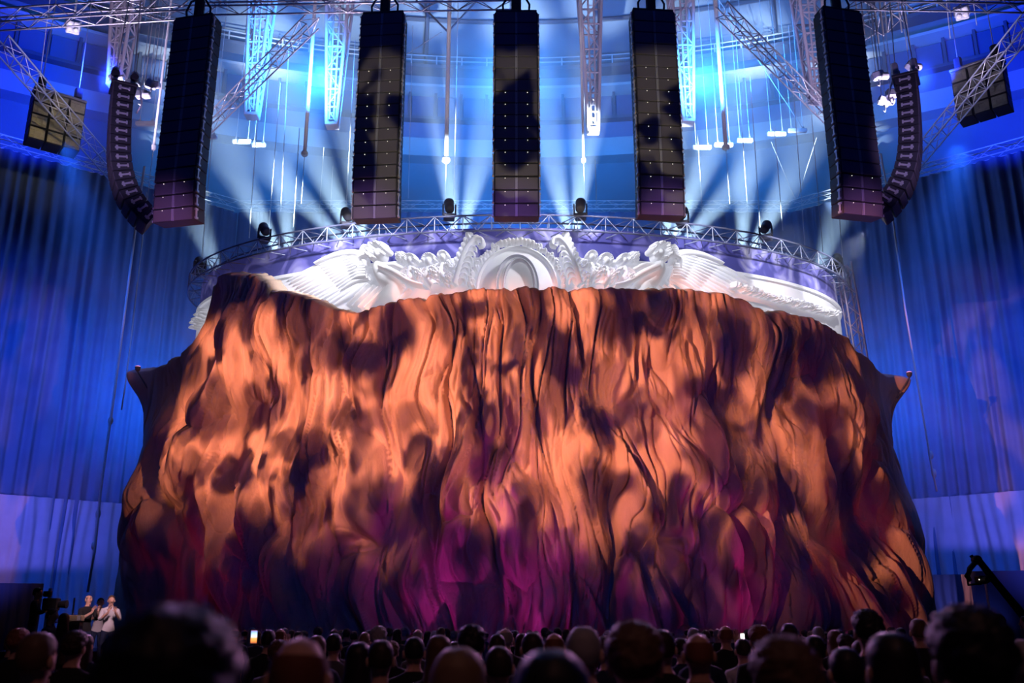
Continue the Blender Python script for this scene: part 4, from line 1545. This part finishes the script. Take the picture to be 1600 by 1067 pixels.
def hair_mesh(style):
    """a hair cap over the skull, open at the face"""
    nu, nv = (72, 40) if style == 'curly' else (36, 20)
    P = np.zeros((nv, nu + 1, 3))
    long_ = style == 'long'
    for j in range(nu + 1):
        ph = 2 * math.pi * j / nu                       # 0 = front (+Y)
        front = .5 + .5 * math.cos(ph)
        low = {'short': 1.95, 'curly': 1.98, 'long': 2.05, 'bald': 1.9}[style]
        end = low - (low - .82) * front ** 1.6
        beg = 0.0 if style != 'bald' else 1.02 + .25 * front
        if style == 'bald':
            end = max(end, beg + .05)
        for i in range(nv):
            a = i / (nv - 1)
            th = beg + (end - beg) * a
            g = {'short': 1.09, 'curly': 1.30, 'long': 1.14, 'bald': 1.035}[style]
            n = float(NH.perlin(np.array(ph * 2.1 + 10), np.array(th * 3.5 + 4)))
            n2 = float(NH.perlin(np.array(ph * 6.0 + 3), np.array(th * 7 + 9)))
            n2 += (.7 * float(NH.perlin(np.array(ph * 13 + 3), np.array(th * 15 + 9))) if style == 'curly' else 0)
            g += {'short': .03, 'curly': .08, 'long': .03, 'bald': .008}[style] * (n + .8 * n2)
            edge = min(1, (1 - a) * 5)
            g = 1.0 + (g - 1.0) * edge
            st = max(0.0, math.sin(th)) ** .78
            gz = 1 + (g - 1) * .6
            x = HEAD_R[0] * g * st * math.sin(ph)
            y = HEAD_R[1] * g * st * math.cos(ph)
            z = HEAD_R[2] * gz * (math.copysign(abs(math.cos(th)) ** .9, math.cos(th)))
            P[i, j] = HEAD_C + Vector((x, y - .004, z))
            if long_ and th > 1.3 and front < .62:
                drop = (th - 1.3) / .75
                P[i, j] = HEAD_C + Vector((math.sin(ph) * (.088 + .035 * drop + .006 * n2), math.cos(ph) * (.105 + .01 * drop) - .01 * drop, -.02 - .27 * drop + .02 * n * drop))
    me = grid_mesh('hair', P, M_HAIR['dark'])
    return me


BODY = {(p, b): skeleton_body(p, b) for p, b in (('down', 1.0), ('down', 1.14), ('down', .9), ('raised', 1.0), ('clap', 1.0), ('camera', 1.05))}
HAIR = {s: hair_mesh(s) for s in ('short', 'curly', 'long', 'bald')}


def set_mats(o, ms):
    for s, m in zip(o.material_slots, ms):
        s.link = 'OBJECT'
        s.material = m


def person(loc, h, label, hair='dark', style='short', top='black', legs='navy', skin=0, rotz=0.0, pose='down', broad=1.0, group=None):
    key = (pose, broad) if (pose, broad) in BODY else [k for k in BODY if k[0] == pose][0]
    o = link('person', BODY[key], None, loc, (0, 0, rotz), (h / 1.75,) * 3)
    set_mats(o, [M_SKIN[skin], M_CLOTH[top], M_CLOTH[legs]])
    tag(o, label, 'person', group)
    hr = link('hair', HAIR[style], o)
    set_mats(hr, [M_HAIR[hair]])
    return o


def head_at(px, top, w):
    """where a head of that width in the photo stands: depth from its size, height from its crown"""
    Y = .175 * FPX / w / CP
    l, u = ray(px, top)
    return Vector((l * Y, Y, 0)), EYE + u * Y


# people near enough to tell apart
NEAR = [
    (470, 989, 104, 'balding person with thin reddish hair, large blurred head low in the crowd', dict(hair='red', style='bald', skin=0)),
    (716, 1012, 98, 'person with dark blond hair, head cut by the lower edge of the picture', dict(hair='blond', style='short')),
    (862, 1016, 140, 'broad dark-haired person in navy right below the grey-haired head', dict(hair='black', style='short', top='navy', broad=1.14)),
    (990, 977, 84, 'person with big curly brown hair, head high in the crowd middle', dict(hair='brown', style='curly')),
    (1225, 1002, 104, 'person with loose brown curly hair in front of the raised arms', dict(hair='brown', style='curly')),
    (270, 966, 205, 'very near dark-haired person, big blurred head at lower left', dict(hair='black', style='curly', broad=1.14)),
    (1512, 956, 118, 'very near black-haired person, big blurred head at lower right', dict(hair='black', style='curly', broad=1.14)),
    (1392, 990, 84, 'dark-haired person in a wine top left of the big head at lower right', dict(hair='black', style='long', top='wine')),
    (60, 988, 62, 'person with short brown hair low at the left edge', dict(hair='brown', style='short', broad=1.14)),
    (1596, 1000, 58, 'grey-haired person cut by the right edge', dict(hair='grey', style='short')),
    (911, 979, 60, 'grey-haired person with a violet rim of light on the hair', dict(hair='grey', style='short', top='navy')),
    (1090, 987, 52, 'reddish balding person right of the curly-haired head', dict(hair='red', style='bald', skin=1)),
    (1034, 984, 44, 'person with flat dark hair close behind the curly-haired head', dict(hair='dark', style='short')),
    (596, 1000, 46, 'broad person in a navy jacket with dark hair', dict(hair='dark', style='short', top='navy', broad=1.14)),
    (561, 1004, 44, 'person with dark rounded hair left of the navy jacket', dict(hair='black', style='long')),
    (686, 993, 42, 'person with brown hair just behind the dark blond head', dict(hair='brown', style='long')),
    (737, 979, 40, 'tall person with black hair before the drape foot left of centre', dict(hair='black', style='curly')),
    (648, 995, 36, 'person with black hair beside the bare pink head', dict(hair='black', style='short')),
    (832, 988, 38, 'person with dark brown hair left of the reddish head', dict(hair='dark', style='short')),
    (866, 987, 36, 'person with reddish thinning hair left of the grey rimmed head', dict(hair='red', style='bald', skin=1)),
    (790, 980, 26, 'bare-headed pinkish bald person in the middle rows', dict(hair='grey', style='bald', skin=2)),
    (653, 982, 17, 'small bald pink head in the far rows left of centre', dict(hair='grey', style='bald', skin=2)),
    (439, 981, 19, 'bald person with orange lit crown beside the glowing phone', dict(hair='red', style='bald', skin=0)),
    (592, 980, 24, 'curly grey-haired person in the far rows', dict(hair='grey', style='curly')),
    (570, 988, 18, 'person with orange lit blond hair in the far rows', dict(hair='blond', style='short')),
    (522, 990, 28, 'dark-haired person right of the balding blurred head', dict(hair='black', style='short', top='grey')),
    (1133, 976, 24, 'bald reddish person with a raised arm in the right rows', dict(hair='red', style='bald', skin=1, pose='raised')),
    (1186, 979, 32, 'person with ruffled reddish brown hair beside the raised arm', dict(hair='red', style='curly')),
    (1232, 974, 27, 'tall dark-haired person in the right rows', dict(hair='dark', style='short')),
    (1272, 993, 36, 'person with bluish black hair in the right rows', dict(hair='black', style='short', top='navy')),
    (1304, 985, 24, 'person with long straight hair in the right rows', dict(hair='brown', style='long')),
    (1278, 979, 19, 'grey-haired person behind the bluish black hair', dict(hair='grey', style='short')),
    (1354, 956, 42, 'tall black-haired person before the right foot of the drape', dict(hair='black', style='curly')),
    (1434, 967, 28, 'person with lit brown hair left of the big dark head', dict(hair='brown', style='short')),
    (1556, 958, 26, 'dark long-haired person against the navy masking screen', dict(hair='black', style='long')),
    (1083, 981, 20, 'grey-haired person right of centre in the far rows', dict(hair='grey', style='short')),
    (1160, 998, 28, 'person in a white shirt in the right rows', dict(hair='dark', style='short', top='white')),
    (30, 984, 30, 'person with reddish hair at the left edge', dict(hair='red', style='curly')),
    (118, 988, 36, 'person with dark violet-lit hair at the left', dict(hair='dark', style='curly')),
    (420, 984, 24, 'dark-haired person next to the glowing phone', dict(hair='black', style='short', pose='raised')),
    (178, 992, 34, 'black-haired person below the clapping pair at the left', dict(hair='black', style='short')),
    (1320, 1012, 60, 'dark-haired person low between the brown curls and the wine top', dict(hair='black', style='short')),
    (780, 1010, 50, 'dark-haired person between the blond head and the navy back', dict(hair='dark', style='short', broad=1.14)),
]
placed = []
PHONE_HOLDERS = {}
for (px, top, w, lab, kw) in NEAR:
    p, h = head_at(px, top, w)
    o = person(p, h, lab, rotz=random.uniform(-.15, .15), **kw)
    placed.append((p.x, p.y))
    PHONE_HOLDERS[lab] = (o, p, h)
STYLE = {'short': 'short', 'curly': 'bushy', 'long': 'long', 'bald': 'thinning'}
# the far rows, small and alike in the dark
rf = random.Random(12)
px = 330
n_far = 0
while px < 1500:
    w = rf.uniform(9.5, 15.5)
    top = rf.uniform(980.5, 987)
    p, h = head_at(px, top, w)
    if all((p.x - a) ** 2 + (p.y - b) ** 2 > .3 for a, b in placed) and p.y < 29:
        hc = rf.choice(['black', 'dark', 'dark', 'brown', 'grey', 'blond', 'brown'])
        st = rf.choice(['short', 'short', 'curly', 'long', 'bald'])
        side = 'left' if px < 640 else ('middle' if px < 1000 else 'right')
        lab = f'small head with {STYLE[st]} {hc} hair in the far rows, {side} third'
        o = person(p, h, lab, hc, st,
               rf.choice(['black', 'navy', 'grey', 'green']), 'navy', rf.choice([0, 0, 1, 2]), rf.uniform(-.3, .3), 'down', rf.choice([1.0, 1.14, .9]),
               'far rows of the crowd')
        SAME.setdefault(lab, []).append((px, o))
        placed.append((p.x, p.y))
        n_far += 1
    px += rf.uniform(7, 15)
# middle rows fill the dark between
px = 20
while px < 1600:
    w = rf.uniform(18, 34)
    top = rf.uniform(990, 1004)
    p, h = head_at(px, top, w)
    if 1.5 < h < 1.75 and all((p.x - a) ** 2 + (p.y - b) ** 2 > .22 for a, b in placed):
        hc = rf.choice(['black', 'dark', 'dark', 'brown'])
        st = rf.choice(['short', 'curly', 'long'])
        side = 'left' if px < 540 else ('middle' if px < 1060 else 'right')
        lab = f'person with {STYLE[st]} {hc} hair in the middle rows, {side} third'
        o = person(p, h, lab, hc, st,
               rf.choice(['black', 'navy', 'grey']), 'navy', rf.choice([0, 1]), rf.uniform(-.3, .3), 'down', rf.choice([1.0, 1.14, .9]), 'middle rows of the crowd')
        SAME.setdefault(lab, []).append((px, o))
        placed.append((p.x, p.y))
    px += rf.uniform(20, 40)


# phones held up
def screen_image_mat():
    m = bpy.data.materials.new('phone screen picture')
    m.use_nodes = True
    nt = m.node_tree
    b = nt.nodes['Principled BSDF']
    b.inputs['Base Color'].default_value = (.02, .02, .02, 1)
    tc = nt.nodes.new('ShaderNodeTexCoord')
    sp = nt.nodes.new('ShaderNodeSeparateXYZ')
    nt.links.new(tc.outputs['Generated'], sp.inputs[0])
    cr = nt.nodes.new('ShaderNodeValToRGB')
    for i, (p, c) in enumerate([(.0, (.05, .01, .03, 1)), (.15, (.9, .25, .05, 1)), (.42, (1, .42, .12, 1)), (.5, (.8, .85, 1, 1)), (.75, (.45, .65, 1, 1)), (.9, (.25, .4, .9, 1)), (1, (.3, .05, .1, 1))]):
        e = cr.color_ramp.elements[i] if i < 2 else cr.color_ramp.elements.new(p)
        e.position = p
        e.color = c
    nt.links.new(sp.outputs[2], cr.inputs[0])
    nt.links.new(cr.outputs[0], b.inputs['Emission Color'])
    b.inputs['Emission Strength'].default_value = 1.6
    return m


M_PHONE = mat('phone case', (.02, .02, .025), .4)
M_PSCR = screen_image_mat()
M_PWHITE = mat('bright phone screen', (.8, .8, .8), .4, emit=((1, .96, .9), 2.2))


def phone(px, py, Y, w, h, m, label):
    p = at(px, py, Y)
    root = thing('phone', p, label, 'phone')
    MB().box((0, 0, 0), (w, .009, h), ch=.003).build('case', M_PHONE, root)
    MB().box((0, -.0055, 0), (w * .92, .002, h * .92)).build('screen', m, root)
    MB().lathe([(.006, 0), (.005, .003)], (w * .3, .006, h * .4), 8, 'Y').build('camera_lens', M_PHONE, root)
    return root


for lab, dx, ph_lab, (pw, ph), m in (('dark-haired person next to the glowing phone', 397, 'glowing phone showing the stage, held up at the left of the crowd', (.078, .16), M_PSCR),
                                     ('bald reddish person with a raised arm in the right rows', 1160, 'small bright phone held beside the raised arm on the right', (.05, .08), M_PWHITE)):
    o, p, h = PHONE_HOLDERS[lab]
    phone(dx, 995, p.y + .30, pw, ph, m, ph_lab)
phone(979, 979, 8.0, .07, .035, M_PWHITE, 'white bright phone above the curly brown head')

# ------------------------------------------------------------------ left wing: platform, operator, clapping people
SIDE_Z = .85
pl = link('side_platform', MB().box((-13.6, 24.0, SIDE_Z / 2), (8.4, 5.0, SIDE_Z), ch=.02).mesh('side_platform', M_DARK))
tag(pl, 'low black platform left of the stage under the clapping people', 'platform')


def on_platform(px, crown, Y, label, **kw):
    l, u = ray(px, crown)
    return person(Vector((l * Y, Y, SIDE_Z)), EYE + u * Y - SIDE_Z, label, **kw)


on_platform(59, 918, 22.3, 'camera operator in black working behind a camera at the left', hair='black', style='short', top='black', rotz=R(-70), pose='camera', broad=1.05)
on_platform(139, 929, 22.6, 'bald man in dark clothes clapping beside the left foot of the drape', hair='grey', style='bald', skin=2, top='black', rotz=R(-120), pose='clap')
on_platform(158, 934, 24.2, 'person in a white shirt clapping behind the bald man', hair='dark', style='short', skin=2, top='white', rotz=R(-150), pose='clap')
on_platform(175, 930, 22.8, 'clapping person in pale blue nearest the drape', hair='brown', style='short', skin=2, top='white', rotz=R(-150), pose='clap')
p, h = head_at(86, 951, 13)
person(Vector((p.x, 21.0, 0)), EYE + ray(86, 951)[1] * 21.0, 'short-haired person looking up below the camera operator', 'brown', 'short', 'navy', 'navy', 2, R(-90), 'down')
person(Vector((ray(101, 958)[0] * 20.6, 20.6, 0)), EYE + ray(101, 958)[1] * 20.6, 'dark-haired person in grey below the pale case', 'dark', 'long', 'grey', 'navy', 1, R(20), 'down')
person(Vector((ray(1597, 930)[0] * 21.5, 21.5, .0)), 2.0, 'person at the right edge beside the camera crane', 'dark', 'short', 'black', 'navy', 2, R(60), 'clap')

# the operator's camera on its pedestal
c = at(80, 944, 22.0)
root = thing('broadcast_camera', (c.x, c.y, SIDE_Z), 'black broadcast camera on a pedestal before the operator', 'camera')
zc = c.z - SIDE_Z
MB().tube([(0, 0, .05), (0, 0, zc - .15)], .05, 10).build('pedestal', M_DARK, root)
for k in range(3):
    w = 2.1 * k
    rod('foot', (0, 0, .12), (.35 * math.cos(w), .35 * math.sin(w), .02), .025, M_DARK, root)
MB().box((0, 0, zc), (.34, .18, .26), ch=.02).build('camera_body', M_DARK, root)
MB().lathe([(.07, 0), (.08, .1), (.085, .14), (.09, .18)], (.17, 0, zc), 12, 'X').build('lens', M_DARK, root)
MB().box((-.1, -.02, zc + .22), (.16, .12, .12), ch=.015).build('viewfinder', M_DARK, root)
# pale case and two white stands
c = at(118, 966, 21.6)
root = thing('pale_case', c, 'pale yellowish case with a white square label beside the operator', 'case')
mcase = mat('pale case', (.55, .46, .30), .6)
MB().box((0, 0, 0), (.32, .2, .14), ch=.015).build('case_body', mcase, root)
MB().box((.11, -.102, 0), (.07, .004, .1)).build('case_label', M_WHITE, root)
MB().box((0, 0, -.6), (.28, .18, 1.06)).build('case_stand', M_DARK, root)
for (a, b, c2, d, lab) in ((79, 919, 75, 944, 'thick white upright post behind the camera operator'), (116.5, 934, 114.5, 958, 'thin white upright post behind the pale case')):
    q0, q1 = at(a, b, 26.2), at(c2, d, 26.2)
    o = thing('post', (q1.x, 26.2, SIDE_Z), lab, 'post')
    rod('shaft', (0, 0, 0), (q0.x - q1.x, 0, q0.z - SIDE_Z), .045 if a < 100 else .028, mat('white post paint', (.85, .85, .9), .5), o, 8)
    MB().box((0, 0, .02), (.3, .3, .04), ch=.01).build('foot_plate', M_DARK, o)

# ------------------------------------------------------------------ camera crane at the right
CY = 23.0


def cp(px, py, dy=0.0):
    return at(px, py, CY + dy)


b0 = cp(1690, 1085)
base = Vector((b0.x, CY, 0))
root = thing('camera_crane', base, 'black camera crane with a hanging remote head at the right', 'crane')
L_ = lambda v: v - base
MB().tube([L_(cp(1672, 1058)), L_(cp(1604, 968)), L_(cp(1548, 900)), L_(cp(1529, 876))], [.13, .105, .085, .07], 8).build('arm', M_DARK, root)
rod('arm_cable', L_(cp(1672, 1048)), L_(cp(1530, 870)), .02, M_DARK, root)
MB().lathe([(.09, -.1), (.11, -.06), (.11, .06), (.09, .1)], L_(cp(1526, 875)), 14, 'Y').build('joint', M_DARK, root)
MB().tube([L_(cp(1520, 868)), L_(cp(1516, 870))], .03, 6).build('bracket', M_DARK, root)
MB().tube([L_(cp(1526, 876)), L_(cp(1515, 889)), L_(cp(1511, 900)), L_(cp(1516, 908))], [.06, .065, .07, .05], 8).build('drop_arm', M_DARK, root, True)
hd = MB().box(L_(cp(1533, 906)), (.20, .26, .18), ch=.02).build('remote_camera', M_DARK, root)
MB().lathe([(.07, -.34), (.08, -.2), (.065, 0)], L_(cp(1533, 907)), 12, 'Y').build('camera_lens', M_DARK, hd)
for a, b in ((1530, 905.5), (1538, 904.5)):
    MB().ball(L_(cp(a, b, -.16)), .014, nu=6, nv=4).build('tally_light', M_LED, hd)
MB().tube([L_(cp(1511, 899)), L_(cp(1513, 914)), L_(cp(1524, 912)), L_(cp(1533, 912))], .03, 6).build('cradle', M_DARK, root)
MB().tube([(0, 0, 0.1), (0, 0, L_(cp(1672, 1058)).z if L_(cp(1672, 1058)).z > .3 else .9)], .09, 10).build('pedestal', M_DARK, root)
MB().box((0, 0, .06), (1.0, 1.0, .12), ch=.02).build('dolly', M_DARK, root)
q0, q1 = at(1540, 912, 35.5), at(1548, 962, 35.5)
o = thing('post', (q1.x, 35.5, 0), 'thin bright post below the crane camera', 'post')
rod('shaft', (.0, 0, 0), (q0.x - q1.x, 0, q0.z), .045, mat('white post paint', (.85, .85, .9), .5), o, 8)
MB().box((0, 0, .02), (.3, .3, .04), ch=.01).build('foot_plate', M_DARK, o)

# small pink lamps on the two pulled-up corners of the drape, low wedge speakers at the stage edge
for px, py, lab in ((215, 577, 'small pink lamp on the left pulled-up corner of the drape'), (1421, 586, 'small pink lamp on the right pulled-up corner of the drape')):
    p = at(px, py, 38.0)
    root = thing('corner_lamp', p, lab, 'lamp', 'pink corner lamps')
    MB().lathe([(.06, -.08), (.10, -.02), (.12, .10), (.11, .11)], n=12).build('housing', M_LAMP, root, True)
    MB().lathe([(.10, .10), (.10, .13), (.02, .16)], n=12).build('lens', mat('pink lens', (.9, .4, .7), .4, emit=((1, .35, .65), 1.6)), root, True)
    rod('bracket', (0, 0, -.08), (0.0 + (.5 if px < 800 else -.5), .3, -.9), .03, M_LAMP, root)
for px in (1300, 1250):
    p = at(px, 979, 30.6)
    root = thing('wedge_monitor', (p.x, 30.6, 1.1), 'black wedge monitor at the right stage edge, ' + ('outer' if px > 1280 else 'inner'), 'loudspeaker', 'stage wedges')
    MB().add([(-.42, -.3, 0), (.42, -.3, 0), (.42, .3, 0), (-.42, .3, 0), (-.42, -.12, .5), (.42, -.12, .5), (.42, .3, .42), (-.42, .3, .42)],
             [(3, 2, 1, 0), (0, 1, 5, 4), (1, 2, 6, 5), (2, 3, 7, 6), (3, 0, 4, 7), (4, 5, 6, 7)]).build('cabinet', M_BOX, root)
    MB().box((0, -.22, .24), (.76, .02, .42), Matrix.Rotation(R(-20), 3, 'X'), ch=.008).build('grille', M_GRILLE, root)

# ------------------------------------------------------------------ haze that shows the beams behind the screen
hz = bpy.data.materials.new('stage haze')
hz.use_nodes = True
nt = hz.node_tree
nt.nodes.remove(nt.nodes['Principled BSDF'])
vs = nt.nodes.new('ShaderNodeVolumeScatter')
vs.inputs['Color'].default_value = (0.75, 0.88, 1.0, 1)
vs.inputs['Density'].default_value = 0.024
vs.inputs['Anisotropy'].default_value = 0.0
nt.links.new(vs.outputs[0], nt.nodes['Material Output'].inputs['Volume'])
hm = MB().box((0.2, 44.0, 20.5), (38, 20.0, 29.0)).mesh('haze', hz)
ho = link('haze', hm)
tag(ho, 'thin blue stage haze hanging behind the curved screen', 'haze', kind='stuff')

# things alike are told apart by their order
ORD = ['first', 'second', 'third', 'fourth', 'fifth', 'sixth', 'seventh', 'eighth', 'ninth', 'tenth', 'eleventh', 'twelfth', 'thirteenth', 'fourteenth']
for lab, lst in SAME.items():
    if len(lst) > 1:
        for i, (_, o) in enumerate(sorted(lst, key=lambda t: t[0])):
            o['label'] = lab + f', {ORD[i]} from left'
